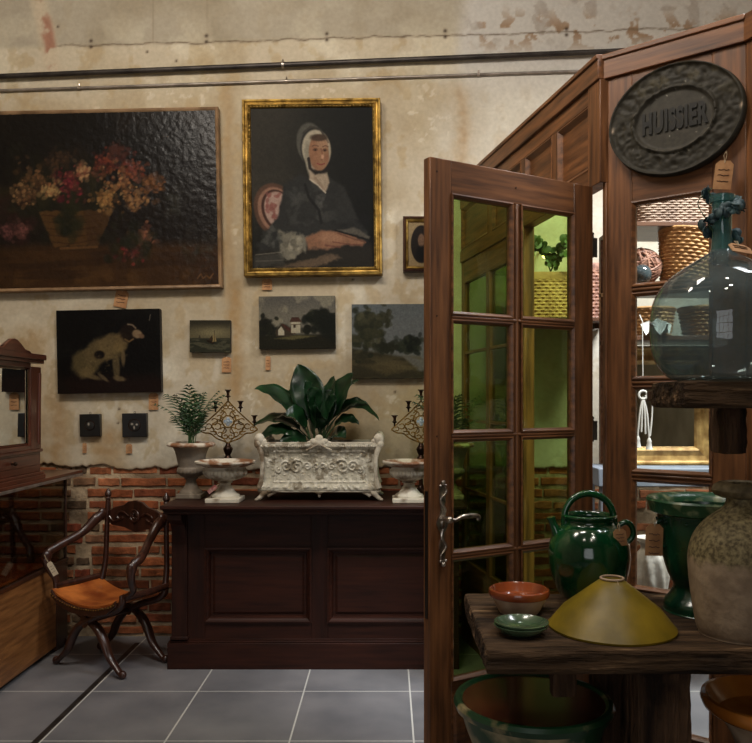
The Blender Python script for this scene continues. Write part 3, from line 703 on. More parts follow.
# table, cuffs, hands
P.poly([(0,0),(0,.10),(.3,.13),(.95,.14),(1,.15),(1,0)], (40,36,30), .8, .02, .02).poly([(.18,.0),(.66,.09),(.74,.06),(.5,.0)], (112,92,72), .8, .03, .012)
P.poly([(.20,.24),(.36,.22),(.46,.20),(.44,.11),(.30,.04),(.23,.07)], (128,122,106), .9, .05, .015).dabs(.34,.14,.06,.05,60,[(164,156,136),(96,92,80),(140,132,112)],.017,80,.7).dabs(.16,.18,.09,.07,50,[(84,84,78),(52,52,48)],.016,81,.6)
P.poly([(.44,.19),(.58,.235),(.70,.225),(.80,.20),(.93,.16),(.90,.135),(.76,.14),(.62,.115),(.46,.12)], (140,100,76), 1, .02, .012)
P.ell(.64,.185,.09,.035,(166,124,96),-.1,.4,.7).line([(.70,.215),(.82,.18),(.93,.155)], .006, (104,68,52), .8).line([(.66,.16),(.78,.145),(.90,.14)], .006, (110,70,54), .8).line([(.60,.14),(.72,.125)], .008, (110,70,56), .7)
P.poly([(.70,.235),(.84,.25),(.97,.19),(.96,.17),(.80,.21)], (92,86,76), .9, .02, .008).line([(.68,.232),(.97,.165)], .006, (22,20,18), .9)
P.poly([(.02,.08),(.25,.10),(.27,.02),(.02,.0)], (68,66,60), .8, .03, .015).line([(.03,.085),(.24,.10)], .005, (130,124,110), .6).line([(.03,.045),(.26,.05)], .005, (110,104,92), .5)
P.mesh(o, oil, y=-.008, relief=.001)
MB().box(-W/2+.01, W/2-.01, -.006, dp, -H/2+.01, H/2-.01).build('stretcher', M['canvas_edge'], o)
MB().frame(W, H, [(0,-dp+.002),(0,.026),(.004,.034),(.014,.036),(.022,.028),(.028,.026),(.034,.034),(.040,.036),(.046,.026),(fw,.018),(fw+.002,.008)]).build('frame', M['gold'], o, smooth=False)
bd = MB()
for k in range(150):
    t = k/150*4; sd = int(t); f = t-sd-.5
    a, b = (W/2-.046, H/2-.046)
    p = [(f*2*a, -b), (a, f*2*b), (-f*2*a, b), (-a, -f*2*b)][sd]
    bd.sphere((p[0], -.024, p[1]), .0055, 6, 4)
bd.build('bead_moulding', M['gold'], o)

# --- small gilt frame behind the door edge
o, W, H, dp = canvas_root('framed_miniature', 403, 217, 437, 272, 'small brown and gilt frame with dark oval portrait, beside the door edge', depth=.035)
P = Pic(W-.05, H-.05, 60, 90, (150,128,92)); P.ell(.55,.5,.40,.40,(34,28,24),0,.04).ell(.55,.58,.13,.14,(120,92,72),0,.2).ell(.55,.3,.22,.16,(20,18,18),0,.3)
P.mesh(o, oil, y=-.008)
MB().box(-W/2+.01, W/2-.01, -.006, dp, -H/2+.01, H/2-.01).build('stretcher', M['canvas_edge'], o)
MB().frame(W, H, [(0,-dp+.002),(0,.022),(.010,.028),(.018,.020)]).build('frame', M['darkwood'], o, smooth=False)
MB().frame(W-.036, H-.036, [(0,.018),(.004,.026),(.014,.020),(.018,.008)]).build('gilt_slip', M['gold'], o, smooth=False)

# --- dog
o, W, H, dp = canvas_root('painting', 58.5, 310, 161.5, 393, 'dark unframed painting of a seated spotted dog', tilt=-.02, depth=.025)
P = Pic(W, H, 170, 140, (15,13,12)); P.mix((34,20,16), sstep(.3,.1,P.v)*.8).mix((24,23,20), sstep(.5,.7,P.n1)*.5)
fur = (112,94,62); P.ell(.27,.36,.13,.17,(98,84,54),.2,.25,.9,.4).ell(.40,.50,.15,.14,(104,88,58),.7,.25,.9,.4).ell(.52,.56,.14,.14,fur,.3,.2,.9,.4).ell(.62,.60,.07,.12,(112,92,60),-.2,.25,.9,.4)
P.ell(.57,.33,.035,.17,(96,82,56),.05,.3,.9,.3).ell(.60,.17,.06,.03,(112,94,66),-.2,.4,.9,.3).ell(.64,.42,.02,.10,(120,100,70),0,.4,.8).ell(.34,.20,.09,.03,(104,88,60),-.3,.4,.9,.3).ell(.44,.19,.07,.02,(110,94,68),-.7,.4,.8,.3).ell(.28,.25,.08,.06,(116,98,64),.3,.5,.8,.5)
P.ell(.70,.72,.085,.11,(34,24,18),-.4,.25,.9,.3).ell(.78,.70,.05,.05,(150,124,94),-.4,.25,.9).ell(.82,.675,.03,.028,(120,92,70),-.4,.3,.9).line([(.69,.82),(.735,.81),(.765,.77)], .012, (150,130,108), .8)
P.ell(.41,.46,.05,.05,(24,18,16),0,.25).line([(.66,.64),(.70,.61),(.74,.64)], .014, (124,96,62), .8).ell(.59,.50,.05,.10,(128,108,68),0,.6,.5)
P.dabs(.45,.42,.22,.2,60,[(130,112,76),(78,64,42),(96,80,52)],.016,91,.4)
P.line([(.90,.86),(.905,.89),(.91,.93)], .006, (120,110,96), .8)
P.mesh(o, oil, y=-.0255)
MB().box(-W/2, W/2, -.025, dp, -H/2, H/2).build('stretcher', M['canvas_edge'], o, bevel=.004)

# --- sailing boat
o, W, H, dp = canvas_root('painting', 190.5, 320.5, 231, 352.5, 'tiny unframed seascape with a sailing boat', depth=.02)
P = Pic(W, H, 90, 72, (98,90,66)); P.mix((54,50,38), sstep(.62,.95,P.v)).mix((150,138,100), np.exp(-(((P.u-.58)/.35)**2+((P.v-.62)/.16)**2))*.7)
P.mix((50,50,38), sstep(.46,.42,P.v)).mix((100,96,74), sstep(.5,.65,fbm(P.u*6,P.v*18,4))*sstep(.45,.38,P.v)*.6)
P.poly([(.40,.40),(.62,.30),(.58,.26),(.44,.32)], (34,24,16)).poly([(.60,.64),(.56,.32),(.66,.34)], (150,128,84)).poly([(.55,.54),(.47,.38),(.56,.36)], (60,44,28)).poly([(.24,.55),(.22,.45),(.27,.45)], (60,54,40)).line([(.6,.3),(.61,.68)], .01, (30,22,16))
P.mesh(o, oil, y=-.0205); MB().box(-W/2, W/2, -.02, dp, -H/2, H/2).build('stretcher', M['canvas_edge'], o, bevel=.003)

# --- house among trees
o, W, H, dp = canvas_root('painting', 259.5, 296.5, 335.5, 349, 'small dark landscape of a white house among trees, above the plant', tilt=-.012, depth=.02)
P = Pic(W, H, 150, 105, (112,106,92)); P.mix((92,88,80), sstep(.6,1,P.v)).mix((142,134,112), sstep(.5,.66,P.n1)*.7)
P.mix((34,32,22), sstep(.30,.24,P.v)).dabs(.12,.40,.14,.14,40,[(26,26,20),(34,34,24)],.07,31,.9).dabs(.80,.55,.14,.17,90,[(22,24,18),(30,32,22)],.08,32,.95).dabs(.93,.4,.1,.2,40,[(24,26,20)],.08,33,.9).dabs(.06,.5,.05,.12,12,[(26,26,20)],.05,34,.9).dabs(.62,.36,.06,.06,20,[(28,28,20)],.05,35,.9).dabs(.34,.37,.05,.05,12,[(24,26,20)],.05,36,.9)
P.poly([(.22,.28),(.22,.36),(.30,.48),(.36,.36),(.44,.30),(.44,.24),(.22,.24)], (60,50,38)).poly([(.25,.26),(.25,.36),(.29,.43),(.33,.34),(.33,.26)], (186,176,150)).poly([(.29,.48),(.33,.47),(.50,.31),(.46,.28),(.36,.36)], (70,44,34))
P.poly([(.42,.30),(.42,.52),(.54,.52),(.54,.30)], (176,166,140)).poly([(.40,.51),(.43,.60),(.52,.60),(.56,.51)], (70,46,36)).poly([(.45,.40),(.45,.46),(.48,.46),(.48,.40)], (60,46,36)).line([(.42,.46),(.54,.46)], .01, (80,56,44))
P.poly([(.2,.20),(.5,.26),(.75,.24),(.45,.17)], (96,88,56), .9, .02, .02)
P.mesh(o, oil, y=-.0205); MB().box(-W/2, W/2, -.02, dp, -H/2, H/2).build('stretcher', M['canvas_edge'], o, bevel=.003)

# --- river bank
o, W, H, dp = canvas_root('painting', 352, 304.5, 437, 378.5, 'unframed landscape of tall poplars beside a pale river', tilt=-.006, depth=.022)
P = Pic(W, H, 150, 130, (112,116,116)); P.mix((124,124,116), sstep(.6,.2,P.v)*.6).mix((96,104,106), sstep(.7,1,P.v)*.5)
P.mix((60,56,40), sstep(.34,.28,P.v+.35*(P.u-.5)*.6+.02*(P.n2-.5))).mix((92,84,58), sstep(.5,.66,fbm(P.u*6,P.v*14,4))*sstep(.34,.26,P.v)*.7)
P.dabs(.18,.66,.16,.30,150,[(62,62,44),(44,46,34),(80,78,56),(52,54,38)],.05,41,.9).dabs(.42,.82,.05,.16,30,[(66,66,50),(54,54,40)],.035,42,.8).dabs(.68,.46,.14,.08,80,[(40,46,36),(30,34,28),(54,58,44)],.045,43,.95).dabs(.40,.42,.1,.07,40,[(44,46,34)],.04,44,.9)
P.poly([(.60,.30),(.80,.26),(1,.36),(1,.10),(.78,.10)], (120,120,116), .75, .03, .02).poly([(.1,.18),(.5,.24),(.78,.14),(.4,.04)], (104,92,62), .6, .04, .03)
P.mesh(o, oil, y=-.0225); MB().box(-W/2, W/2, -.022, dp, -H/2, H/2).build('stretcher', M['canvas_edge'], o, bevel=.003)

# --- two black framed miniatures
for (x0, y0, x1, y1, rr, lb, sd) in ((80.5,414,101,436.5,.031,'small black square miniature frame, the left of the pair',1), (123,413.2,147.5,437,.038,'small black square miniature frame, the right of the pair',2)):
    o, W, H, dp = canvas_root('framed_miniature', x0, y0, x1, y1, lb, tilt=-.02, depth=.02); o['group'] = 'round black framed miniatures'
    MB().box(-W/2, W/2, -.02, dp, -H/2, H/2).build('frame', M['black'], o, bevel=.004)
    MB().tube([(rr*math.cos(a), -.022, rr*math.sin(a)) for a in np.linspace(0, 2*PI, 33)], .0028, 6).build('ring', M['bronze'], o)
    nr_, A2 = np.meshgrid(np.linspace(0,1,14), np.linspace(0,2*PI,48)); xx = rr*nr_*np.cos(A2); zz = rr*nr_*np.sin(A2)
    col = np.zeros(xx.shape+(3,)); col[:] = (40,38,36)
    blobs = [(-.15,.25,.22,.35)] if sd == 1 else [(-.35,.2,.25,.2),(.45,.1,.2,.18),(0,-.4,.15,.35)]
    for (bx, bz, sx_, sz_) in blobs: col = mixc(col, (170,160,146), np.exp(-(((xx/rr-bx)/sx_)**2+((zz/rr-bz)/sz_)**2)**2)*.9)
    colour_mesh('miniature', xx, np.full(xx.shape, -.0215)-.004*(1-nr_**2), zz, lin(col), varn, o)
    MB().tube([(.006*math.cos(a), -.004, H/2+.006+.006*math.sin(a)) for a in np.linspace(0, 2*PI, 13)], .0015, 5).build('hanging_loop', M['bronze'], o)

# tags below the pictures
def wt(px, py, w, h, label, tilt=0, s=.03, rz=0):
    p = at(px, py, FACE-.01); p.y = FACE-.009; return ptag(p, w, h, label, tilt, rz, s)
wt(123, 290, .085, .115, 'brown price tag hanging under the large still life', tilt=.2, s=.02)
wt(267, 278.5, .065, .075, 'brown price tag hanging under the portrait frame', s=.012)
wt(153.5, 393, .062, .11, 'brown price tag hanging under the dog painting', s=.01)
wt(226.5, 357, .062, .10, 'brown price tag hanging under the boat seascape', s=.035)
wt(268, 356, .033, .092, 'narrow turned price tag under the small house landscape', s=.05)
wt(84.5, 443, .026, .066, 'narrow turned price tag under the left black miniature', s=.045)
wt(129, 444, .040, .062, 'brown price tag under the right black miniature', s=.045)

# ================================================================ COUNTER
CT = .96
ct = root('shop_counter', (-.45, 4.85, 0), label='long dark mahogany panelled shop counter under the urns', cat='counter')
x0, x1 = -1.27+.45, .41+.45
c = ct
def cb(n, *a, mat='counter', bev=.003):
    a = list(a); a[2] -= 4.85; a[3] -= 4.85
    return MB().box(*a).build(n, M[mat], c, bevel=bev)
cb('worktop', x0-.002, x1+.03, 4.45, WALL-.04, CT-.022, CT, bev=.006)
mb = MB()
for (dy, za, zb) in ((4.465, CT-.034, CT-.022), (4.48, CT-.052, CT-.034)): mb.box(x0+.01, x1, dy-4.85, .33, za, zb)
mb.build('worktop_moulding', M['counter'], c, bevel=.004)
cb('carcass', x0+.03, x1, 4.645, WALL-.06, .10, CT-.052)
cb('plinth', x0, x1, 4.60, WALL-.05, 0, .150)
mb = MB().box(x0+.005, x1, 4.607-4.85, .33, .150, .162).box(x0+.012, x1, 4.617-4.85, .33, .162, .172); mb.build('plinth_moulding', M['counter'], c, bevel=.003)
# frame and panels on the front
FY = 4.62-4.85; zb0, zt0 = .172, .84
def xw(px): return (px-CX)*4.62/F+.45
pxs = [(205, 311), (328, 434), (451, 470)]
zp0, zp1 = EYE-222*4.62/F, EYE-148*4.62/F
for a, b in ((x0+.03, xw(205)), (xw(311), xw(328)), (xw(434), x1)): MB().box(a, b, FY, FY+.03, zb0, CT-.052).build('stile', M['counter_z'], c, bevel=.002)
for a, b in pxs[:2]:
    MB().box(xw(a), xw(b), FY, FY+.03, zb0, zp0).build('rail', M['counter'], c, bevel=.002); MB().box(xw(a), xw(b), FY, FY+.03, zp1, CT-.052).build('rail', M['counter'], c, bevel=.002)
for a, b in pxs[:2]:
    A, B = xw(a), xw(b)
    MB().frame(B-A, zp1-zp0, [(-.004, .0), (-.004,.012), (.006, .014), (.014, .004), (.020, .0), (.026, -.012), (.030, -.026)], T((A+B)/2, FY, (zp0+zp1)/2)).build('panel_moulding', M['counter'], c, smooth=False)
    MB().frame(B-A-.09, zp1-zp0-.09, [(-.005,-.027),(0,-.022),(.01,-.018),(.012,-.020)], T((A+B)/2, FY, (zp0+zp1)/2)).box(A+.055, B-.055, FY+.018, FY+.027, zp0+.055, zp1-.055).build('panel', M['counter'], c, smooth=False)
# pilaster with corbel at the left end
MB().box(x0+.025, x0+.115, FY-.02, FY+.01, .172, CT-.10).box(x0+.018, x0+.122, FY-.028, FY, .172, .19).build('pilaster', M['counter_z'], c, bevel=.003)
cp = [(FY-.02, CT-.24), (FY-.03, CT-.17), (FY-.055, CT-.125), (FY-.11, CT-.10), (FY-.13, CT-.085), (FY-.13, CT-.055), (FY+.01, CT-.055), (FY+.01, CT-.24)]
q = MB(); n = len(cp)
vs = [(x0+.03, a, b) for a, b in cp]+[(x0+.11, a, b) for a, b in cp]
q.add(vs, [tuple(range(n)), tuple(range(2*n-1, n-1, -1))]+[(i, i+n, (i+1) % n+n, (i+1) % n) for i in range(n)]); q.build('corbel', M['counter_z'], c, bevel=.003)

# ================================================================ ON THE COUNTER
def palm_plant(loc, h, label, seed):
    o = root('parlour_palm', loc, label=label, cat='plant', group='palms in stone urns'); q = random.Random(seed); mb = MB(); sm = MB()
    for k in range(17):
        az = q.uniform(0, 2*PI); reach = q.uniform(.05, .17); hh = h*q.uniform(.45, 1.0)
        if k < 4: reach = .20; hh = h*q.uniform(.8, 1); az = [-.2, .4, 2.6, 3.4][k]
        base = Vector((q.uniform(-.02,.02), q.uniform(-.02,.02), 0)); d = Vector((math.cos(az), math.sin(az), 0))
        pts = [base+d*reach*(t**1.6)+Vector((0,0,hh*(1.25*t-.25*t*t*(1+reach*4)))) for t in np.linspace(0,1,13)]
        sm.tube(pts, [.003,.0015,.0008], 5)
        for i in range(4, 13):
            t = (pts[min(i+1,12)]-pts[i-1]).normalized(); side = t.cross(Vector((0,0,1))).normalized() if abs(t.z) < .98 else Vector((1,0,0))
            ln = .095*math.sin(PI*(.2+.75*(i-3)/10))*q.uniform(.8,1.1)
            for s in (-1, 1):
                dr = (side*s*.8+t*.6+Vector((0,0,-.15))).normalized(); n = dr.cross(t).normalized(); wv = n.cross(dr).normalized()*.0065
                p = pts[i]; m1 = p+dr*ln*.45+Vector((0,0,.004)); e = p+dr*ln+Vector((0,0,-.012))
                b0 = len(mb.v); mb.v += [tuple(p-wv*.3), tuple(p+wv*.3), tuple(m1+wv), tuple(m1-wv), tuple(e)]; mb.f += [(b0, b0+1, b0+2, b0+3), (b0+3, b0+2, b0+4)]
    a = mb.build('fronds', M['palm'], o); md = a.modifiers.new('thickness', 'SOLIDIFY'); md.thickness = .0006
    sm.build('stems', M['stem'], o)
    MB().lathe([(0,-.012),(.06,-.01),(.085,-.02)], 24).build('soil', M['soil'], o)
    return o
def medici_urn(loc, label, g):
    o = root('stone_urn', loc, label=label, cat='urn', group=g); H = .335
    MB().box(-.075,.075,-.075,.075,0,.028).build('plinth', M['urn'], o, bevel=.004)
    MB().lathe(prof_smooth([(.070,.028),(.066,.040),(.048,.055),(.034,.085),(.030,.105),(.042,.118),(.040,.124)],4), 40).build('foot', M['urn'], o)
    def flute(r, z, a, j):
        return r*(1+.045*abs(math.sin(a*11))*max(0, 1-abs(z-.155)/.035))
    MB().lathe(prof_smooth([(.036,.122),(.060,.132),(.082,.155),(.080,.180),(.074,.186),(.080,.215),(.090,.260),(.102,.295),(.118,.312)],4)+[(.108,.314),(.092,.29),(.085,.27),(0,.268)], 88, fn=flute).build('bowl', M['urn'], o)
    MB().lathe([(.112,.306),(.130,.308),(.142,.314),(.144,.322),(.138,.331),(.128,.335),(.112,.333),(.104,.315)], 60).build('rim', M['urnrim'], o)
    return o
u1 = at(189.5, 499, 4.80); U1 = (u1.x, 4.84, CT)
medici_urn(U1, 'tall grey stone urn holding a palm, leftmost on the counter', 'tall stone urns with palms')
palm_plant((U1[0], U1[1], CT+.285), .43, 'feathery palm in the leftmost stone urn', 4)
U2 = (.415, 4.80, CT)
# the twin urn stands at the counter's other end, seen through the door glass
medici_urn((U2[0]-.04, 4.80, CT), 'tall stone urn holding a palm, seen through the green door glass', 'tall stone urns with palms')
palm_plant((U2[0]-.04, 4.80, CT+.285), .43, 'feathery palm seen through the green door glass', 9)
def tazza(loc, R, label):
    o = root('footed_urn', loc, label=label, cat='urn', group='low footed tazza urns')
    MB().box(-.098,.098,-.098,.098,0,.026).build('plinth', M['urnwhite'], o, bevel=.004)
    MB().lathe(prof_smooth([(.085,.026),(.082,.040),(.060,.055),(.038,.085),(.032,.105),(.044,.112),(.034,.120)],4), 40).build('foot', M['urnwhite'], o)
    k = R/.175
    def flute(r, z, a, j): return r*(1+.05*(abs(math.sin(a*16))-.5)*(1 if .13 < z < .185 and r > .06 else 0))
    MB().lathe([(a*k, b) for a, b in prof_smooth([(.034,.118),(.060,.124),(.098,.138),(.122,.160),(.124,.180),(.116,.196),(.120,.204)],4)]+[(.13*k,.214),(.12*k,.214),(.08*k,.196),(0,.190)], 128, fn=flute).build('bowl', M['urnwhite'], o)
    MB().lathe([(.112*k,.202),(.135*k,.206),(.165*k,.218),(.175*k,.228),(.174*k,.236),(.165*k,.238),(.145*k,.226),(.12*k,.212)], 72).build('rim', M['urnrim'], o)
t1 = at(226, 500, 4.68)
tazza((t1.x, 4.66, CT), .175, 'low white footed urn left of the long planter')
t2 = at(409, 500, 4.68)
tazza((t2.x, 4.66, CT), .156, 'low white footed urn right of the long planter')
ptag(Vector((t1.x-.03, 4.56, CT+.10)), .022, .06, 'red and white tag tied to the left footed urn', tilt=.9, string=.02, card=pmat('pink_card', (190,150,140), (150,60,60), rough=.7, scale=60))

# candelabra
def candelabrum(loc, label):
    o = root('candelabrum', loc, label=label, cat='candelabrum', group='gilt pierced candelabra')
    MB().lathe(prof_smooth([(.065,0),(.065,.012),(.045,.025),(.018,.05),(.012,.10),(.012,.19),(.022,.20),(.026,.225),(.016,.245),(.020,.255),(.030,.285),(.018,.305),(.012,.32)],4), 28).build('stem', M['bronze'], o)
    g = MB(); r = .0035; zc = .45
    def ring(cx, cz, R, n=18, a0=0, a1=2*PI, rr=None): g.tube([(cx+R*math.cos(a), 0, cz+R*math.sin(a)) for a in np.linspace(a0, a1, n)], rr or r, 6)
    for s in (-1, 1):
        g.tube([(0,0,.585),(s*.055,0,.525),(s*.11,0,.475),(s*.165,0,.425),(s*.185,0,.405)], .0045, 6)
        g.tube(spline([(s*.185,0,.405),(s*.15,0,.385),(s*.11,0,.38),(s*.07,0,.35),(s*.02,0,.33),(0,0,.32)],5), .0045, 6)
        for (a, b, R) in ((.03,.50,.018),(.055,.48,.014),(.085,.455,.019),(.12,.425,.016),(.15,.41,.012),(.065,.425,.019),(.10,.405,.013),(.03,.40,.018),(.05,.375,.014),(.015,.36,.012),(.035,.535,.011),(.045,.450,.012),(.082,.385,.010),(.012,.545,.010)):
            ring(s*a, b, R, a0=.4 if s > 0 else PI-.4, a1=(.4+5.2) if s > 0 else PI-.4-5.2)
        g.tube(spline([(s*.012,0,.33),(s*.04,0,.37),(s*.02,0,.42),(s*.05,0,.47),(s*.02,0,.52)],5), r, 6)
        g.tube(spline([(s*.02,0,.345),(s*.07,0,.375),(s*.10,0,.43),(s*.06,0,.46)],5), r, 6)
    ring(0, zc+.005, .037, 24, rr=.004); ring(0, .565, .012)
    g.build('pierced_body', M['brass'], o)
    md = MB()
    for dx, dz in ((0,.016),(0,-.016),(.016,0),(-.016,0)): md.sphere((dx,-.004,zc+.005+dz), .012, 12, 6, (1,.35,1))
    md.sphere((0,-.006,zc+.005), .012, 12, 6, (1,.4,1))
    ob = md.build('enamel_quatrefoil', pmat('pale_enamel', (130,150,170), (190,200,205), rough=.25, scale=60), o); ob['label'] = 'pale blue enamel quatrefoil'
    for (x, z) in ((0,.585),(-.078,.515),(.078,.515),(-.165,.425),(.165,.425)):
        MB().lathe([(.005,z-0),(.006,z+.02),(.016,z+.026),(.018,z+.03),(.010,z+.032),(.008,z+.045),(.014,z+.062),(.021,z+.066),(.020,z+.070),(.010,z+.070),(.009,z+.05),(0,z+.05)], 20, c=(x,0,0)).build('candle_cup', M['bronze'], o)
    return o
p = at(228, 400, 5.0); candelabrum((p.x, 5.0, CT), 'gilt candelabrum with quatrefoil between the left urns and the wall')
p = at(421, 400, 5.0); candelabrum((p.x, 5.0, CT), 'gilt candelabrum half hidden by the door edge, right of the planter')

# planter
pl_c = at(319, 490, 4.68)
pl = root('cast_iron_planter', (pl_c.x, 4.84, CT), label='long ornate whitewashed cast iron planter on lion feet', cat='planter')
mp_ = vcmat('chipped_white_cast_iron', rough=.6, bump=.5, bscale=60, spec=.35, nmul=.2, nscale=40, bdist=.004)
hw, hd_ = .345, .15
def facepanel(w, zA, zB, seed, nu=220, nv=110):
    U_, V_ = np.meshgrid(np.linspace(-1,1,nu), np.linspace(0,1,nv)); x = U_*w; z = zA+(zB-zA)*V_
    ax = np.abs(x)
    rel = np.zeros_like(x)
    # raised rectangle border
    def band(d, w_): return np.exp(-(d/w_)**2)
    bx = np.minimum(np.abs(ax-(w-.075)), 9); inx = ax < w-.075
    zc_, zh = (zA+zB)/2-.0, (zB-zA)/2*.66
    rel += .006*band(np.abs(z-zc_)-zh, .006)*inx + .006*band(ax-(w-.075), .006)*(np.abs(z-zc_) < zh)
    # scrolls
    def scroll(cx, cz, R, turns, a0, sgn, wd=.006):
        best = np.zeros_like(x); a = np.linspace(0, turns*2*PI, int(40*turns))
        for k in a:
            rr = R*(1-k/(turns*2*PI)*.85); px = cx+rr*math.cos(a0+sgn*k); pz = cz+rr*math.sin(a0+sgn*k)
            best = np.maximum(best, np.exp(-(((ax-px)**2+(z-pz)**2)/wd**2)))
        return best
    sc = scroll(.14,.5*(zA+zB),.045,1.6,PI*.9,-1)+scroll(.205,.5*(zA+zB)+.0,.036,1.5,-.3,1)+scroll(.075,.5*(zA+zB),.026,1.3,0,1)+scroll(.25,zc_-.02,.02,1.2,1,-1,.005)+scroll(.02,zc_,.02,1,0,1,.005)
    rel += .009*np.clip(sc, 0, 1)
    rel += .004*sstep(.5,.7,fbm(x*60, z*60, seed, 3))
    # garland bands top and bottom
    for zz in (zA+.022, zB-.016): rel += .006*band(z-zz, .012)*(.5+.5*np.sin(x*150+np.sin(x*40)*2))
    return x, z, rel
def planter_body():
    zA, zB = .062, .335
    # front and back relief faces, sides; body waists in at the middle
    def prof(z): t = (z-zA)/(zB-zA); return -.016*np.exp(-((t-.5)/.33)**4)+.018*sstep(.8,.97,t)+.014*sstep(.16,.04,t)
    for (w, off, ry) in ((hw, hd_, 0), (hd_, hw, PI/2), (hw, hd_, PI), (hd_, hw, -PI/2)):
        x, z, rel = facepanel(w if w > .2 else w, zA, zB, 3) if w > .2 else (lambda X_, Z_: (X_, Z_, .004*fbm(X_*60, Z_*60, 5, 3)))(*[a_*1.0 for a_ in (np.meshgrid(np.linspace(-w, w, 50), np.linspace(zA, zB, 110)))])
        out = prof(z); xs_ = x*(1+out/w); yy = -(off+out+rel)
        # keep the corners closed
        cornr = sstep(.94, 1.0, np.abs(x)/w); yy = yy*(1-cornr)+(-(off+out))*cornr
        cs, sn = math.cos(ry), math.sin(ry)
        Xw = xs_*cs-yy*sn; Yw = xs_*sn+yy*cs
        base = np.zeros(x.shape+(3,)); base[:] = (184,178,160)
        base = mixc(base, (206,200,184), sstep(.0018,.006,rel)*.8)
        base = mixc(base, (104,92,72), sstep(.55,.7,fbm(x*22, z*22, 8, 4))*.6)
        base = mixc(base, (222,218,204), sstep(.60,.7,fbm(x*30, z*30, 28, 4))*.6)
        yield Xw, Yw, z, lin(base)
for k, (a, b, z_, col) in enumerate(planter_body()): colour_mesh('relief_side', a, b, z_, col, mp_, pl)
mv = M['urnwhite']
MB().frame(2*hw+.036, 2*hd_+.036, [(0,-.318),(0.004,.0),(0,.006),(0,.012),(.012,.014),(.03,.010),(.03,-.03)], T(0,0,.335) @ Rx(-PI/2)).build('rim', mv, pl, smooth=False) if False else None
rim = MB()
for s in (-1, 1):
    rim.box(-hw-.018, hw+.018, s*(hd_+.004)-.014, s*(hd_+.004)+.014, .325, .343); rim.box(s*(hw+.004)-.014, s*(hw+.004)+.014, -hd_-.018, hd_+.018, .325, .343)
for i in range(60):
    x = -hw+2*hw*(i+.5)/60; rim.sphere((x, -hd_-.018, .322), .008, 6, 4, (1,.6,1.2))
rim.build('rim', mv, pl, bevel=.004)
for s in (-1, 1):
    for t in (-1, 1):
        cr_ = MB(); cr_.sphere((s*(hw+.005), t*(hd_+.002), .358), .032, 12, 8, (1,.8,1.2)); cr_.sphere((s*(hw-.022), t*(hd_+.002), .347), .018, 10, 6); cr_.sphere((s*(hw+.012), t*(hd_+.006), .335), .024, 10, 6, (1,1,1.3)); cr_.tube(spline([(s*(hw+.01), t*(hd_+.006), .33), (s*(hw-.012), t*(hd_+.008), .25), (s*(hw-.01), t*(hd_+.008), .14), (s*(hw+.006), t*(hd_+.008), .075)],5), [.02,.013,.012,.018], 8); cr_.build('corner_acanthus', mv, pl)
for t in (-1, 1):
    cs_ = MB(); cs_.sphere((0, t*(hd_+.012), .362), .026, 12, 8, (1,.6,1)); cs_.sphere((0, t*(hd_+.012), .34), .034, 12, 8, (1.3,.5,.8))
    for s in (-1, 1):
        cs_.sphere((s*.032, t*(hd_+.012), .348), .018, 10, 6, (1.3,.6,1)); cs_.sphere((s*.056, t*(hd_+.010), .340), .011, 8, 6, (1.6,.7,1)); cs_.tube(spline([(0, t*(hd_+.02), .335),(s*.03,t*(hd_+.024),.318),(s*.055,t*(hd_+.022),.305),(s*.075,t*(hd_+.02),.298)],4), [.007,.004], 6)
    cs_.build('crest', mv, pl)
MB().box(-hw-.012, hw+.012, -hd_-.012, hd_+.012, .048, .064).build('base_moulding', mv, pl, bevel=.006)
MB().box(-hw+.04, hw-.04, -hd_+.035, hd_-.035, .064, .29).build('soil', M['soil'], pl)
for s in (-1, 1):
    for t in (-1, 1):
        ft = MB(); ft.tube(spline([(s*(hw-.045), t*(hd_-.02), .056), (s*(hw-.02), t*(hd_-.005), .045), (s*(hw-.005), t*(hd_), .025), (s*(hw+.015), t*(hd_+.005), .010)],5), [.030,.022,.014,.012], 10)
        for k in (-1, 0, 1): ft.sphere((s*(hw+.02), t*(hd_+.006)+k*.009, .008), .008, 8, 6, (1.5,1,1))
        ft.tube(spline([(s*(hw-.09), t*(hd_-.005), .052), (s*(hw-.065), t*(hd_-.004), .04), (s*(hw-.045), t*(hd_-.004), .026)],4), .010, 8)
        ft.build('foot', mv, pl)
MB().lathe([(.0,.018),(.006,.02),(.010,.028),(.006,.034),(.016,.042),(.03,.05)], 16, c=(0,-hd_-.0,0)).build('pendant', mv, pl)

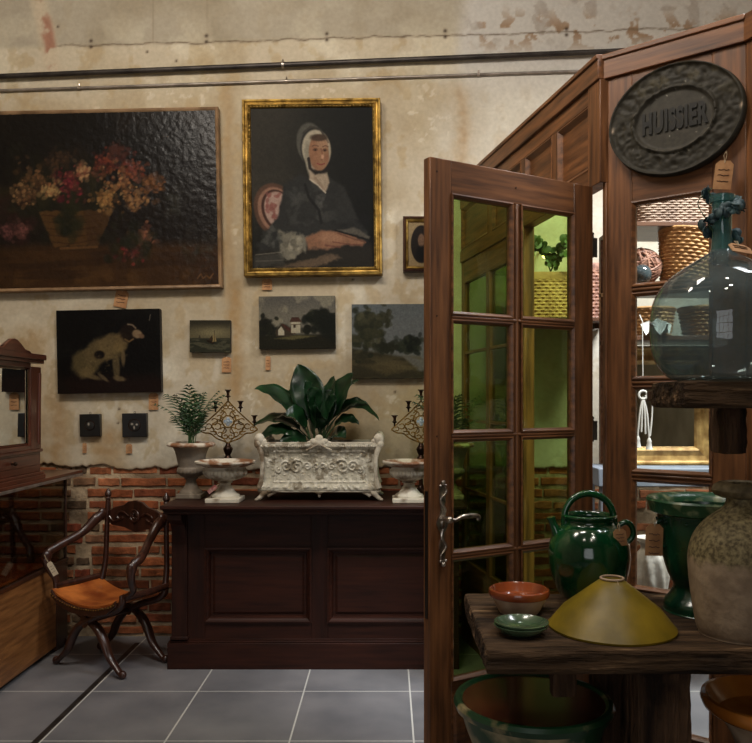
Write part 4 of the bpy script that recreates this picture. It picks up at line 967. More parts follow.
# peace lily
pp = root('peace_lily', (pl_c.x-.02, 4.86, CT+.285), label='broad-leaved dark green plant growing in the long planter', cat='plant')
def leafmesh(tip, width, arch=.12, base=(0,0,0), stalk=.35, roll=0, fold=.25):
    tip = Vector(tip); b = Vector(base); q = MB(); st = MB()
    tip.z += .03+.42*max(0, tip.z)**.9*.9 if tip.z < .2 else .125; mid = b.lerp(tip, .5)+Vector((0,0,arch)); 
    f = lambda t: (b*(1-t)**2+mid*2*t*(1-t)+tip*t*t)
    st.tube([f(t) for t in np.linspace(0, stalk+.05, 8)], [.005,.0035], 6)
    nn, mm = 22, 8; rows = []
    for i in range(nn+1):
        s = i/nn; t = stalk+(1-stalk)*s; p = f(t); tg = (f(min(1,t+.02))-f(t-.02)).normalized()
        sd = tg.cross(Vector((0,0,1))); sd = sd.normalized() if sd.length > .05 else Vector((1,0,0))
        up = sd.cross(tg).normalized()
        sd2 = sd*math.cos(roll)+up*math.sin(roll); up2 = up*math.cos(roll)-sd*math.sin(roll)
        w = width*.66*(math.sin(PI*min(1,s**.85))**.8)*(1-.15*s) if 0 < s < 1 else 0.001
        for j in range(mm+1):
            v = -1+2*j/mm; q.v.append(tuple(p+sd2*w*v+up2*(abs(v)**1.5)*w*fold+up2*.004*math.sin(s*22)*abs(v)))
    for i in range(nn):
        for j in range(mm):
            a = i*(mm+1)+j; q.f.append((a, a+1, a+mm+2, a+mm+1))
    return q, st
random.seed(11)
lv = [((-.385,-.02,.245),.15,.22,.25,0.5), ((-.13,.05,.40),.17,.10,.30,1.35), ((.215,-.04,.345),.15,.10,.3,-.9), ((.37,.02,.10),.13,.34,.35,-.3), ((-.40,.04,.075),.12,.22,.3,.4), ((-.36,-.05,.02),.11,.19,.3,.5),
      ((.25,.08,.30),.10,.2,.4,-.3), ((.09,.09,.33),.12,.1,.35,.3), ((-.06,-.09,.24),.14,.16,.3,1.4), ((.12,-.10,.19),.12,.18,.3,-1.1), ((-.19,.09,.24),.13,.18,.3,.8), ((.25,-.06,.085),.09,.20,.4,-.5), ((-.18,-.11,.12),.11,.2,.3,.9), ((.03,-.11,.12),.11,.2,.3,0.9),
      ((.30,.05,.17),.07,.24,.4,-.6), ((-.28,.02,.10),.10,.2,.3,.2), ((.02,.10,.25),.12,.14,.3,.9), ((-.22,-.1,.01),.09,.13,.3,.7), ((.17,-.09,.03),.09,.14,.3,-.7), ((-.08,.0,.30),.14,.1,.25,.8), ((.08,.0,.24),.14,.12,.25,-1.0), ((-.02,-.02,.22),.15,.1,.2,1.2)]
for k, (tip, w, ar, stl_, rl) in enumerate(lv):
    q, st = leafmesh(tip, w, ar, (random.uniform(-.04,.04), random.uniform(-.03,.03), -.02), stl_, rl)
    a = q.build('leaf', M['leaf'], pp); md = a.modifiers.new('thickness','SOLIDIFY'); md.thickness = .0008
    st.build('leaf_stalk', M['stem'], pp)
MB().tube(spline([(.02,0,0),(.0,.0,.2),(-.03,0,.30),(-.035,-.01,.33)],5), [.004,.006,.003], 6).build('flower_spike', M['stem'], pp)
# ================================================================ LEFT: VITRINE, DRESSING MIRROR, CHAIR
VX = -2.045; VB = -2.62; V0, V1 = 2.75, 5.10; VM, VT = .545, 1.085
vt = root('display_case', (VX, V0, 0), label='low wooden display case with glazed upper front along the left side', cat='cabinet')
def vb(n, x0, x1, y0, y1, z0, z1, m, bev=.003): return MB().box(x0-VX, x1-VX, y0-V0, y1-V0, z0, z1).build(n, m, vt, bevel=bev)
vb('lower_panel', VX-.03, VX, V0, V1-.17, .03, VM-.02, M['casewood'])
vb('corner_stile', VX-.05, VX+.002, V1-.17, V1, 0, VM-.02, M['darkwood'])
vb('side_panel', VB, VX-.05, V1-.03, V1, .03, VM-.02, M['darkwood'])
vb('rear_panel', VB, VB+.02, V0, V1, 0, VM-.02, M['darkwood'])
vb('inner_base', VB+.02, VX-.03, V0, V1-.03, VM-.06, VM-.03, M['caseshelf'])
vb('rail', VX-.035, VX+.008, V0, V1, VM-.02, VM+.004, M['darkwood'])
vb('rail', VB, VX-.035, V1-.035, V1+.005, VM-.02, VM+.004, M['darkwood'])
tp = MB().box(VB-VX, .095, 0, V1-V0+.01, VT, VT+.02).build('top', M['mahog'], vt, bevel=.003)
mt = MB().box(.078, .099, 0, V1-V0+.01, VT-.016, VT).box(VB-VX, .095, V1-V0-.006, V1-V0+.012, VT-.016, VT).build('metal_edge', M['conduit'], vt, bevel=.002); mt['label'] = 'grey metal edging'
vb('corner_post', VX-.022, VX, V1-.022, V1, VM, VT, M['darkwood'])
vb('corner_post', VB, VB+.022, V1-.022, V1, VM, VT, M['darkwood'])
vb('pane', VX-.010, VX-.006, V0, V1-.022, VM, VT-.012, M['pane_case'], 0)
vb('pane', VB+.02, VX-.022, V1-.012, V1-.008, VM, VT-.012, M['pane_case'], 0)
MB().lathe([(.02,0),(.03,.01),(.03,.03),(.02,.05)],20,c=(-.02, V1-V0-.03, -.0)).build('foot', M['darkwood'], vt)
# things inside the case
iz = VM-.03
for k, (x, y, r, h, lb) in enumerate(((-2.2,4.05,.04,.13,'small dark bronze vase inside the display case, nearest the glass'), (-2.33,4.35,.05,.16,'dark bronze vase inside the display case, further back'))):
    v = MB().lathe(prof_smooth([(r*.6,0),(r*.7,.01),(r*.4,h*.2),(r,h*.5),(r*.8,h*.75),(r*.35,h*.85),(r*.5,h)],5)+[(r*.4,h),(0,h*.8)], 28).build('vase', M['bronze'], loc=(x,y,iz)); tag(v, lb, 'vase')
v = MB().tube(spline([(0,0,.004),(.05,.1,.02),(.02,.2,.006),(-.06,.16,.03),(-.03,.05,.008),(.06,-.05,.004)],8), .007, 8).build('necklace', M['pewter'], loc=(-2.16,4.12,iz)); tag(v, 'tangled silver chain lying inside the display case', 'jewellery')

# dressing mirror on the case: faces right (+x)
MXX = -1.968; MY0, MY1 = 3.80, 4.56
dm = root('dressing_mirror', (MXX, (MY0+MY1)/2, VT+.02), label='mahogany dressing mirror with one drawer on the display case', cat='mirror')
def db(n, x0, x1, y0, y1, z0, z1, m='mahog', bev=.003): return MB().box(x0, x1, y0-4.2, y1-4.2, z0-VT-.02, z1-VT-.02).build(n, M[m], dm, bevel=bev)
db('base', -.30, .015, MY0-.025, MY1+.025, VT+.02, VT+.045); db('base_moulding', -.30, .010, MY0-.02, MY1+.018, VT+.045, VT+.062)
db('drawer_case', -.28, -.004, MY0, MY1, VT+.062, 1.262)
dr = db('drawer', -.02, .0, MY0+.05, MY1-.05, 1.185, 1.248); MB().tube([(.0,0,1.215-VT-.02),(.018,0,1.215-VT-.02)], .006, 8).sphere((.022,0,1.215-VT-.02), .011).build('knob', M['bronze'], dm).parent = dr
db('shelf_moulding', -.28, .008, MY0-.008, MY1+.008, 1.258, 1.275)
db('stile', -.08, .0, 4.43, MY1, 1.275, 1.735, 'mahog_z'); db('stile', -.08, .0, MY0, 3.93, 1.275, 1.735, 'mahog_z')
db('rail', -.03, .0, 3.93, 4.43, 1.275, 1.300); db('rail', -.03, .0, 3.93, 4.43, 1.728, 1.755)
g = MB().box(-.022, -.018, 3.925-4.2, 4.435-4.2, 1.295-VT-.02, 1.732-VT-.02).build('mirror_glass', M['mirror'], dm)
bv = MB()
bv.frame(.50, .428, [(0,.0),(.012,.006),(.014,.002)], T(-.016,-.02,1.514-VT-.02) @ Rz(PI/2)); bv.build('bevelled_edge', M['mirror'], dm, smooth=False)
db('cornice', -.10, .012, MY0-.012, MY1+.012, 1.755, 1.775); db('cornice', -.10, .022, MY0-.022, MY1+.022, 1.775, 1.806)
pedi = [(-.20,0),(-.17,.012),(-.12,.018),(-.07,.045),(-.03,.062),(0,.066),(.03,.062),(.07,.045),(.12,.018),(.17,.012),(.20,0)]
MB().prism([(a, b) for a, b in pedi], -.02, .004, T(0,0,1.806-VT-.02) @ Rz(PI/2)).build('pediment', M['mahog'], dm, bevel=.003)
MB().tube(spline([(.008,-.12,1.822-VT-.02),(.010,-.06,1.84-VT-.02),(.012,0,1.852-VT-.02),(.010,.06,1.84-VT-.02),(.008,.12,1.822-VT-.02)],5), .008, 8).build('pediment_carving', M['darkwood'], dm)
for y in (MY1-.03, MY0+.03): MB().tube([(-.002,y-4.2,1.30-VT-.02),(.004,y-4.2,1.70-VT-.02)], .010, 10).build('turned_column', M['mahog_z'], dm)

# X-frame chair
th = -math.radians(30)
chx = root('x_frame_armchair', (-1.645, 4.68, 0), th, label='antique walnut X-frame armchair with tan leather seat', cat='chair')
W1, W2 = M['chair'], M['chair']
for y in (-.13, .19):
    for s in (-1, 1):
        yy = y+.008*s
        pts = spline([(-s*.285,yy,.47),(-s*.28,yy,.42),(-s*.22,yy,.375),(-s*.10,yy,.335),(0,yy,.29),(s*.075,yy,.245),(s*.125,yy,.18),(s*.165,yy,.105),(s*.225,yy,.05),(s*.262,yy,.022),(s*.27,yy,.02)],6)
        q = MB().tube(pts, [.018,.024,.027,.028,.028,.030,.030,.026,.020,.020,.022], 12, sq=.75, up=(0,1,0))
        q.sphere((s*.268,yy,.024), .024, 12, 8, (1,.9,1)); q.build('leg', W1, chx)
    MB().lathe([(0,-.012),(.016,-.012),(.030,-.006),(.034,.0),(.0,.001)], 20, M=T(0,y-.032,.29) @ Rx(PI/2)).build('hub_rosette', W1, chx)
MB().tube([(0,-.13,.29),(0,.19,.29)], .017, 12).build('stretcher', W1, chx)
# back posts
for s in (-1, 1):
    MB().tube(spline([(s*.27,.19,.42),(s*.262,.215,.55),(s*.255,.22,.75),(s*.25,.225,.93)],6), [.020,.017,.015,.015], 12).lathe([(.010,.93),(.020,.938),(.014,.946),(.022,.960),(.019,.975),(.008,.99),(.003,1.0),(0,1.0)], 18, c=(s*.25,.225,0)).build('back_post', W1, chx)
# arms: from the post forward, scrolling down outside the seat
for s in (-1, 1):
    e = .315 if s < 0 else .375
    pts = spline([(s*.252,.20,.86),(s*.262,.145,.82),(s*.285,.06,.745),(s*e,-.08,.685),(s*(e+.01),-.145,.655),(s*(e+.008),-.165,.61),(s*(e-.005),-.15,.55),(s*(e-.02),-.125,.50),(s*.288,-.12,.455)],7)
    q = MB().tube(pts, [.018,.034,.026,.026,.026,.026,.022,.020,.020], 12, sq=.8)
    q.sphere((s*(e+.008),-.16,.635), .032, 14, 8, (.75,1,1.1)); q.sphere((s*.256,.185,.845), .030, 12, 8, (.7,1,1.3)); q.build('arm', W1, chx)
    MB().tube(spline([(s*.285,-.13,.455),(s*.292,-.0,.452),(s*.285,.19,.455)],5), .020, 10).build('seat_rail', W1, chx)
# sling seat
U_, V_ = np.meshgrid(np.linspace(-1,1,36), np.linspace(0,1,24))
sx_ = U_*.275; sy_ = -.165+.36*V_; sz_ = .385+.062*np.abs(U_)**2.2-.01*np.sin(V_*PI)
mb = MB(); rr, cc = sx_.shape
for lay in (0, -.012):
    o_ = len(mb.v); mb.v += [(float(sx_[i,j]), float(sy_[i,j]), float(sz_[i,j]+lay)) for i in range(rr) for j in range(cc)]
    mb.f += [(o_+i*cc+j, o_+i*cc+j+1, o_+(i+1)*cc+j+1, o_+(i+1)*cc+j) for i in range(rr-1) for j in range(cc-1)]
n0_ = rr*cc
for j in range(cc-1): mb.f += [(j, j+1, n0_+j+1, n0_+j), ((rr-1)*cc+j, (rr-1)*cc+j+1, n0_+(rr-1)*cc+j+1, n0_+(rr-1)*cc+j)]
for i in range(rr-1): mb.f += [(i*cc, (i+1)*cc, n0_+(i+1)*cc, n0_+i*cc), (i*cc+cc-1, (i+1)*cc+cc-1, n0_+(i+1)*cc+cc-1, n0_+i*cc+cc-1)]
so = mb.build('seat', M['leather'], chx); so['label'] = 'worn tan leather sling seat'
ap = [(-.27,.445),(-.22,.40),(-.12,.378),(0,.372),(.12,.378),(.22,.40),(.27,.445),(.27,.41),(.20,.36),(.10,.335),(0,.328),(-.10,.335),(-.20,.36),(-.27,.41)]
MB().prism(ap, -.178, -.158).build('front_apron', W1, chx, bevel=.003)
nl = MB()
for i in range(27):
    u = -1+2*i/26; nl.sphere((u*.262, -.181, .366+.055*abs(u)**2.2), .0045, 8, 5)
nl.build('nail_heads', M['brass'], chx)
# carved back panel (curved crest)
bp_ = [(-.25,.80),(-.24,.86),(-.17,.89),(-.10,.905),(-.06,.93),(0,.94),(.06,.93),(.10,.905),(.17,.89),(.24,.86),(.25,.80),(.20,.775),(.10,.77),(0,.745),(-.10,.77),(-.20,.775)]
MB().prism(bp_, .212, .232).build('back_rest', W1, chx, bevel=.004)
cv = MB(); cv.tube([(.035*math.cos(a), .208, .845+.035*math.sin(a)) for a in np.linspace(0,2*PI,25)], .006, 6)
for k in range(8): cv.sphere((.020*math.cos(k*PI/4), .209, .845+.020*math.sin(k*PI/4)), .010, 8, 5, (1,.5,1))
for s in (-1, 1): cv.tube(spline([(s*.05,.209,.84),(s*.10,.207,.865),(s*.15,.207,.845),(s*.13,.208,.815),(s*.10,.208,.83),(s*.18,.209,.80),(s*.22,.209,.83)],5), .006, 6)
cv.build('back_carving', W1, chx)
ptag(Vector((-1.945, 4.585, .62)), .034, .085, 'pale price tag tied to the arm of the X-frame chair', tilt=-.55, rz=-.1, string=.05, card=pmat('cream_card', (200,180,150), (214,196,168), rough=.8))

# ================================================================ RUSTIC TABLE, RIGHT FOREGROUND
TZ = .86; TF, TBk = 2.21, 2.865; TX0, TX1 = .272, 1.42; TTH = .072
tb = root('rustic_table', (.8, 2.5, 0), label='thick weathered oak work table carrying the green jug and glazed pots', cat='table')
def slab(x0, x1, y0, y1, z0, z1, seed, amp=.006, nx=90, ny=40, nz=7):
    """solid slab with an eroded, rounded skin"""
    bm = bmesh.new(); bmesh.ops.create_cube(bm, size=1)
    bmesh.ops.scale(bm, vec=(x1-x0, y1-y0, z1-z0), verts=bm.verts); bmesh.ops.translate(bm, vec=((x0+x1)/2, (y0+y1)/2, (z0+z1)/2), verts=bm.verts)
    for ax, n, lo, hi in ((0, nx, x0, x1), (1, ny, y0, y1), (2, nz, z0, z1)):
        for k in range(1, n):
            co = [0,0,0]; no = [0,0,0]; co[ax] = lo+(hi-lo)*k/n; no[ax] = 1
            bmesh.ops.bisect_plane(bm, geom=bm.verts[:]+bm.edges[:]+bm.faces[:], plane_co=co, plane_no=no)
    bm.verts.ensure_lookup_table(); P_ = np.array([v.co[:] for v in bm.verts])
    c_ = np.array([(x0+x1)/2, (y0+y1)/2, (z0+z1)/2]); hsz = np.array([(x1-x0)/2, (y1-y0)/2, (z1-z0)/2])
    d = (P_-c_)/hsz
    f1 = fbm(P_[:,0]*9, P_[:,2]*26+P_[:,1]*26, seed, 4)-.5; f2 = fbm(P_[:,0]*30+5, P_[:,1]*60+P_[:,2]*60, seed+3, 3)-.5
    # round the arrises
    rad = min(.011, hsz.min()*.7); q = np.maximum(np.abs(P_-c_)-(hsz-rad), 0); ln = np.linalg.norm(q, axis=1); ov = np.where(ln > rad, rad/np.maximum(ln,1e-9), 1)
    base = np.minimum(np.abs(P_-c_), hsz-rad)+q*ov[:, None]
    P2 = c_+np.sign(P_-c_)*base
    nrm = d*(np.abs(d) > .985); nl_ = np.linalg.norm(nrm, axis=1); nrm = nrm/np.maximum(nl_, 1e-9)[:, None]
    P2 += nrm*((f1*amp*2.2+f2*amp)*(1-.75*(np.abs(d[:,2]) > .985)))[:, None]
    for v, p in zip(bm.verts, P2): v.co = p
    mb = MB(); mb.v = [tuple(v.co) for v in bm.verts]; mb.f = [tuple(v.index for v in f.verts) for f in bm.faces]; bm.free(); return mb
slab(TX0-.8, TX1-.8, TF-2.5, TBk-2.5, TZ-TTH, TZ, 5).build('table_top', M['rustic'], tb)
def lx(px, D): return (px-CX)*D/F-.8
slab(lx(640,2.24), lx(695,2.24), -.24, -.10, 0.012, TZ-TTH+.003, 8, nx=8, ny=8, nz=30).build('leg', M['rustic_z'], tb)
slab(.48, .61, -.24, -.10, 0.012, TZ-TTH+.003, 18, nx=8, ny=8, nz=30).build('leg', M['rustic_z'], tb)
slab(lx(640,2.24), lx(695,2.24), .20, .32, 0.012, TZ-TTH+.003, 28, nx=8, ny=8, nz=30).build('leg', M['rustic_z'], tb)
slab(.48, .61, .20, .32, 0.012, TZ-TTH+.003, 38, nx=8, ny=8, nz=30).build('leg', M['rustic_z'], tb)
slab(lx(552,2.24), lx(577,2.24), -.262, -.20, TZ-TTH-.075, TZ-TTH+.004, 48, nx=6, ny=4, nz=6).build('batten', M['rustic_z'], tb)
slab(-.57, .62, -.22, .30, .27, .31, 58, nx=40, ny=20, nz=3).build('lower_shelf', M['rustic'], tb)

# raised beam shelf with the demijohn
SZ0, SZ1 = 1.528, 1.602; SF, SB = 2.10, 2.40
sh = root('beam_shelf', (1.0, 2.5, TZ), label='dark rough beam shelf bracketed to the screen, carrying the demijohn', cat='shelf')
sx0 = (650-CX)*SB/F-1.0
slab(sx0+.0, .45, SF+.02-2.5, SB-2.5, SZ0-TZ, SZ1-TZ, 71, amp=.005, nx=50, ny=24).build('beam', M['rustic'], sh)
px0 = (716-CX)*2.42/F-1.0; px1 = (741-CX)*2.42/F-1.0
slab(px0, px1, -.13, -.02, SZ0-TZ-.14, SZ0-TZ+.003, 72, nx=6, ny=6, nz=8).build('bracket', M['rustic_z'], sh)
MB().box(px0+.01, px1-.005, -.12, .60, 1.545-TZ, 1.585-TZ).build('arm', M['rustic_z'], sh, bevel=.004)
MB().box(.34, .41, -.12, .27, 1.545-TZ, 1.585-TZ).build('arm', M['rustic_z'], sh, bevel=.004)

# demijohn
D_ = 2.25; dj = root('demijohn', ((722-CX)*D_/F, D_, SZ1), label='large round aqua glass demijohn on the beam shelf', cat='bottle')
R = .196
pr = [(a, b*1.06) for a, b in prof_smooth([(0,.016),(.06,.012),(.115,.002),(.155,.020),(.186,.070),(.195,.135),(.188,.205),(.160,.258),(.120,.292),(.078,.318),(.042,.338),(.030,.348)],6)]
MB().lathe(pr, 72).build('body', M['demijohn'], dj)
MB().lathe(prof_smooth([(.030,.363),(.027,.40),(.026,.45),(.027,.50)],4)+[(.034,.503),(.034,.522),(.028,.525),(.022,.525),(.021,.44),(.024,.37)], 36).build('neck', M['neckglass'], dj)
eg = root('eucalyptus_garland', dj.location+Vector((0,0,.42)), label='grey-green leaf garland wound around the demijohn neck', cat='garland')
g = MB(); st = MB(); q = random.Random(5); pth = [(.036*math.cos(t*9), .036*math.sin(t*9), -.02+.14*t) for t in np.linspace(0,1,40)]
st.tube(pth, .002, 5)
def disc(g, p, n, r):
    n = Vector(n).normalized(); a = n.orthogonal().normalized(); b = n.cross(a); o_ = len(g.v)
    g.v.append(tuple(Vector(p)+n*r*.12)); g.v += [tuple(Vector(p)+a*r*math.cos(k*PI/5)+b*r*.85*math.sin(k*PI/5)) for k in range(10)]
    g.f += [(o_, o_+1+k, o_+1+(k+1) % 10) for k in range(10)]
for k in range(130):
    p = Vector(pth[q.randrange(40)]); d = Vector((p.x, p.y, 0)).normalized(); p = p+d*q.uniform(.0,.018)+Vector((0,0,q.uniform(-.01,.015)))
    disc(g, p, d+Vector((q.uniform(-.8,.8), q.uniform(-.8,.8), q.uniform(-.5,.8))), q.uniform(.010,.019))
tail = spline([(-.03,-.01,.0),(-.05,0,.045),(-.06,.02,.09),(-.02,.02,.13)],6); st.tube(tail, .0015, 5)
a = g.build('leaves', M['euc'], eg); md = a.modifiers.new('thickness','SOLIDIFY'); md.thickness = .0008
st.build('stems', M['stem'], eg)
ptag(dj.location+Vector((.012,-.072,.372)), .062, .05, 'brown price tag lying on the shoulder of the demijohn', tilt=.15, string=.02, lines=2).rotation_euler = (-.9, .15, .1)
pt_ = P0+aS*(ps(727)); ptag(Vector((pt_.x-.03, pt_.y-.055, EYE+(400-165)*pt_.y/F)), .062, .105, 'brown price tag hanging from the iron plaque', tilt=.12, rz=-.3, string=.035)
MB().tube

# green jug
def place(px, py, D=None): # point on the table top seen at a pixel
    D = (EYE-TZ)*F/(py-CY); return Vector(((px-CX)*D/F, D, TZ))
jg = place(589, 590); jg.y = 2.70; jg.x = (589-CX)*2.70/F
ju = root('glazed_jug', jg, label='round green glazed jug with basket handle and spout', cat='jug')
k = 2.67/F
pj = [(0,.0),(22*k,.0),(23*k,.004),(24*k,.018),(31*k,13*k),(37*k,27*k),(40*k,42*k),(40.5*k,54*k),(38*k,66*k),(31*k,77*k),(25*k,82*k),(24*k,86*k),(27*k,89*k),(27*k,91*k),(23.5*k,91*k),(22*k,84*k),(28*k,74*k),(34*k,60*k),(33*k,40*k),(20*k,12*k),(0,8*k)]
MB().lathe(prof_smooth(pj,4), 64).build('body', M['pot_green'], ju)
MB().tube(spline([(-25*k,0,80*k),(-24*k,0,94*k),(-17*k,0,106*k),(-4*k,0,112*k),(10*k,0,110*k),(20*k,0,102*k),(25*k,0,90*k),(26*k,0,80*k)],7), [.011,.011,.0115,.012,.0115,.011,.010], 12, sq=.8).build('basket_handle', M['pot_green'], ju)
MB().tube(spline([(-30*k,0,66*k),(-33*k,0,74*k),(-36*k,0,81*k),(-38*k,0,87*k)],5), [.022,.017,.013,.013], 14, cap=False).tube([(-38*k,0,86.5*k),(-38.4*k,0,88.5*k)], [.0145,.0145], 14).build('spout', M['pot_green'], ju)
MB().tube(spline([(28*k,-.012,80*k),(36*k,-.016,84*k),(42*k,-.016,79*k),(43*k,-.014,70*k),(37*k,-.010,62*k)],6), .0095, 10).build('side_handle', M['pot_green'], ju)
ptag(Vector((jg.x+22*k, jg.y-.098, TZ+81*k)), .042, .055, 'brown price tag tied to the green jug', tilt=-.1, string=.02)

# footed green pot and stoneware jar
gp = Vector(((705-CX)*2.62/F, 2.62, TZ)); k = 2.62/F
go = root('glazed_urn_pot', gp, label='deep green glazed urn pot with chipped rim behind the stoneware jar', cat='pot')
MB().lathe([(a*k, b*k) for a, b in prof_smooth([(0,0),(37,0),(39,2),(39,9),(34,16),(30,25),(35,36),(40,52),(43,68),(45,84),(46,96),(48,104)],4)]+[(44*k,104*k),(40*k,80*k),(32*k,50*k),(0,36*k)], 64).build('body', M['pot_green2'], go)
MB().lathe([(a*k, b*k) for a, b in [(45,97),(50,98),(53,99.5),(55.5,109),(56.5,111),(55,113),(50,112),(46,108),(44,102)]], 64).build('rim', M['pot_rim'], go)
kn = MB()
for a in np.linspace(0, 2*PI, 13)[:-1]: kn.sphere((46*k*math.cos(a+.3), 46*k*math.sin(a+.3), 91*k), .006, 8, 6)
kn.tube(spline([(-44*k,-.02,92*k),(-52*k,-.03,88*k),(-54*k,-.03,76*k),(-48*k,-.02,66*k),(-39*k,-.01,66*k)],5), .007, 8); kn.build('handle', M['pot_green2'], go)
ptag(Vector((gp.x-58*k, gp.y-.075, TZ+90*k)), .055, .10, 'large brown price tag hanging from the green urn pot handle', tilt=.03, string=.025, lines=4)
sj = Vector(((741-CX)*2.36/F, 2.36, TZ)); k = 2.36/F
jo = root('stoneware_jar', sj, label='rough grey-brown stoneware jar at the right end of the table', cat='jar')
body = MB().lathe([(a*k, b*k) for a, b in prof_smooth([(0,0),(36,0),(40,2),(43,10),(47,34),(50,62),(50,80),(45,98),(34,113),(20,124),(15,130),(14,137),(20,141),(22,146),(19,151)],5)]+[(12*k,151*k),(11*k,135*k),(0,130*k)], 64)
jm = pmat('stoneware_two_tone', (124,104,84), (168,146,120), rough=.62, scale=12, bump=.6, bscale=50, bdist=.004, detail=8, spec=.35)
nt = jm.node_tree; N = nt.nodes; L = nt.links; b_ = N['Principled BSDF']
tc = N.new('ShaderNodeTexCoord'); sx = N.new('ShaderNodeSeparateXYZ'); L.new(tc.outputs['Object'], sx.inputs[0]); nz = N.new('ShaderNodeTexNoise'); nz.inputs['Scale'].default_value = 30; L.new(tc.outputs['Object'], nz.inputs['Vector'])
ad = N.new('ShaderNodeMath'); ad.operation = 'MULTIPLY_ADD'; ad.inputs[1].default_value = .06; L.new(nz.outputs['Fac'], ad.inputs[0]); L.new(sx.outputs[2], ad.inputs[2])
mr = N.new('ShaderNodeMapRange'); mr.inputs[1].default_value = 74*k+.02; mr.inputs[2].default_value = 80*k+.03; L.new(ad.outputs[0], mr.inputs[0])
old = b_.inputs['Base Color'].links[0].from_socket; mc = N.new('ShaderNodeMix'); mc.data_type = 'RGBA'; L.new(mr.outputs[0], mc.inputs[0]); L.new(old, mc.inputs[6])
n3_ = N.new('ShaderNodeTexNoise'); n3_.inputs['Scale'].default_value = 90; n3_.inputs['Detail'].default_value = 5; L.new(tc.outputs['Object'], n3_.inputs['Vector']); cr = N.new('ShaderNodeValToRGB'); e = cr.color_ramp.elements; e[0].position = .35; e[1].position = .65
e[0].color = (*srgb((78,66,42)), 1); e[1].color = (*srgb((142,128,92)), 1); L.new(n3_.outputs['Fac'], cr.inputs[0]); L.new(cr.outputs[0], mc.inputs[7]); L.new(mc.outputs[2], b_.inputs['Base Color'])
body.build('body', jm, jo)
MB().lathe([(a*k, b*k) for a, b in [(16,136),(24,139),(27,144),(25,149),(20,152),(12,151),(11,140)]], 40, fn=lambda r, z, a, j: r*(1+.04*math.sin(a*5)+.03*math.sin(a*11))).build('chipped_lip', M['stone_top'], jo)
MB().tube(spline([(18*k,-.03,140*k),(34*k,-.04,136*k),(40*k,-.04,120*k),(36*k,-.03,108*k)],5), .010, 10, sq=1.5).build('handle', jm, jo)

# olive cone lid
cn = Vector(((612-CX)*2.42/F, 2.42, TZ)); k = 2.33/F
co = root('conical_lid', cn, label='olive yellow glazed conical dish cover on the table', cat='lid')
MB().lathe([(62*k,.0),(64.5*k,.002),(65*k,.008),(63*k,.014),(50*k,21*k-.0),(36*k,32*k),(22*k,43*k),(12*k,50.5*k),(10*k,51*k),(9*k,47*k),(30*k,30*k),(58*k,6*k)], 72, fn=lambda r, z, a, j: r*(1+.006*math.sin(a*3)+.004*math.sin(a*7))).build('cone', M['olive'], co)
MB().tube([(11.5*k*math.cos(a), 11.5*k*math.sin(a), 52*k) for a in np.linspace(0, 2*PI, 33)], .0035, 8).build('neck_ring', M['terra_raw'], co)
MB().tube(spline([(2*k,-11.5*k,52*k),(3*k,-16*k,46*k),(5*k,-17*k,42*k),(3*k,-21*k,37*k)],5), .0018, 5).build('string', M['string'], co)

# bowl and saucers
bw = Vector(((519-CX)*2.60/F, 2.60, TZ)); k = 2.60/F
bo_ = root('clay_bowl', bw, label='small clay bowl with brown glazed inside, at the table corner', cat='bowl')
MB().lathe([(a*k, b*k) for a, b in prof_smooth([(0,0),(17,0),(20,2),(24,9),(27,15),(28.5,18)],4)], 48).build('outside', M['terra_raw'], bo_)
MB().lathe([(a*k, b*k) for a, b in [(26.8,15.5),(29.5,17),(30.6,20.5),(29.8,23.5),(28,24.5),(26.5,22.5),(23,12),(15,5.5),(0,4)]], 48).build('glazed_inside', M['terra'], bo_)
def saucer(loc, label, tilt=0):
    o = root('saucer', loc, label=label, cat='saucer', group='grey-green saucers'); k = 2.36/F; o.rotation_euler = (tilt, 0, 0)
    MB().lathe([(a*k, b*k) for a, b in [(0,0),(14,0),(16,1.2),(22,4),(26.5,8.2),(27,9.8),(25.8,10),(22,6.2),(16,3),(0,2.2)]], 48).build('dish', M['celadon'], o)
sc_ = Vector(((521-CX)*2.36/F, 2.36, TZ))
saucer(sc_, 'lower of the two stacked grey-green saucers'); saucer(sc_+Vector((.002,.003,.0085)), 'upper of the two stacked grey-green saucers')

# below the table
bb = Vector(((533-CX)*2.5/F, 2.50, .31)); k = 2.5/F
bg = root('large_glazed_bowl', bb, label='big bowl with worn green rim and brown inside under the table', cat='bowl')
Rb = 76*k; Hb = .31
pr = prof_smooth([(0,0),(.12,0),(.13,.01),(.17,.12),(.21,.22),(Rb-.012,Hb-.03)],5)
bgm = pmat('cream_green_outside', (28,66,40), (176,160,124), rough=.45, scale=6, lo=.45, hi=.6, coat=.2)
MB().lathe(pr, 64).build('outside', bgm, bg)
MB().lathe([(Rb-.012,Hb-.035),(Rb+.004,Hb-.030),(Rb+.010,Hb-.012),(Rb+.004,Hb),(Rb-.008,Hb+.002),(Rb-.020,Hb-.008)], 64).build('rim', M['bowl_rim'], bg)
MB().lathe([(Rb-.018,Hb-.006)]+prof_smooth([(Rb-.022,Hb-.02),(.195,.21),(.155,.11),(.11,.03),(0,.02)],5), 64, fn=lambda r, z, a, j: r*(1+.004*math.sin(j*2.2))).build('glazed_inside', M['bowl_in'], bg)
ob = Vector(((774-CX)*2.42/F, 2.42, .31)); k = 2.42/F
og = root('amber_bowl', ob, label='deep amber glazed bowl under the right end of the table', cat='bowl')
H2 = EYE-298*k-.31; R2 = 68*k
MB().lathe(prof_smooth([(0,0),(.09,0),(.10,.01),(.105,H2*.5),(.14,H2*.75),(R2-.02,H2-.045)],5), 56).build('outside', M['terra_raw'], og)
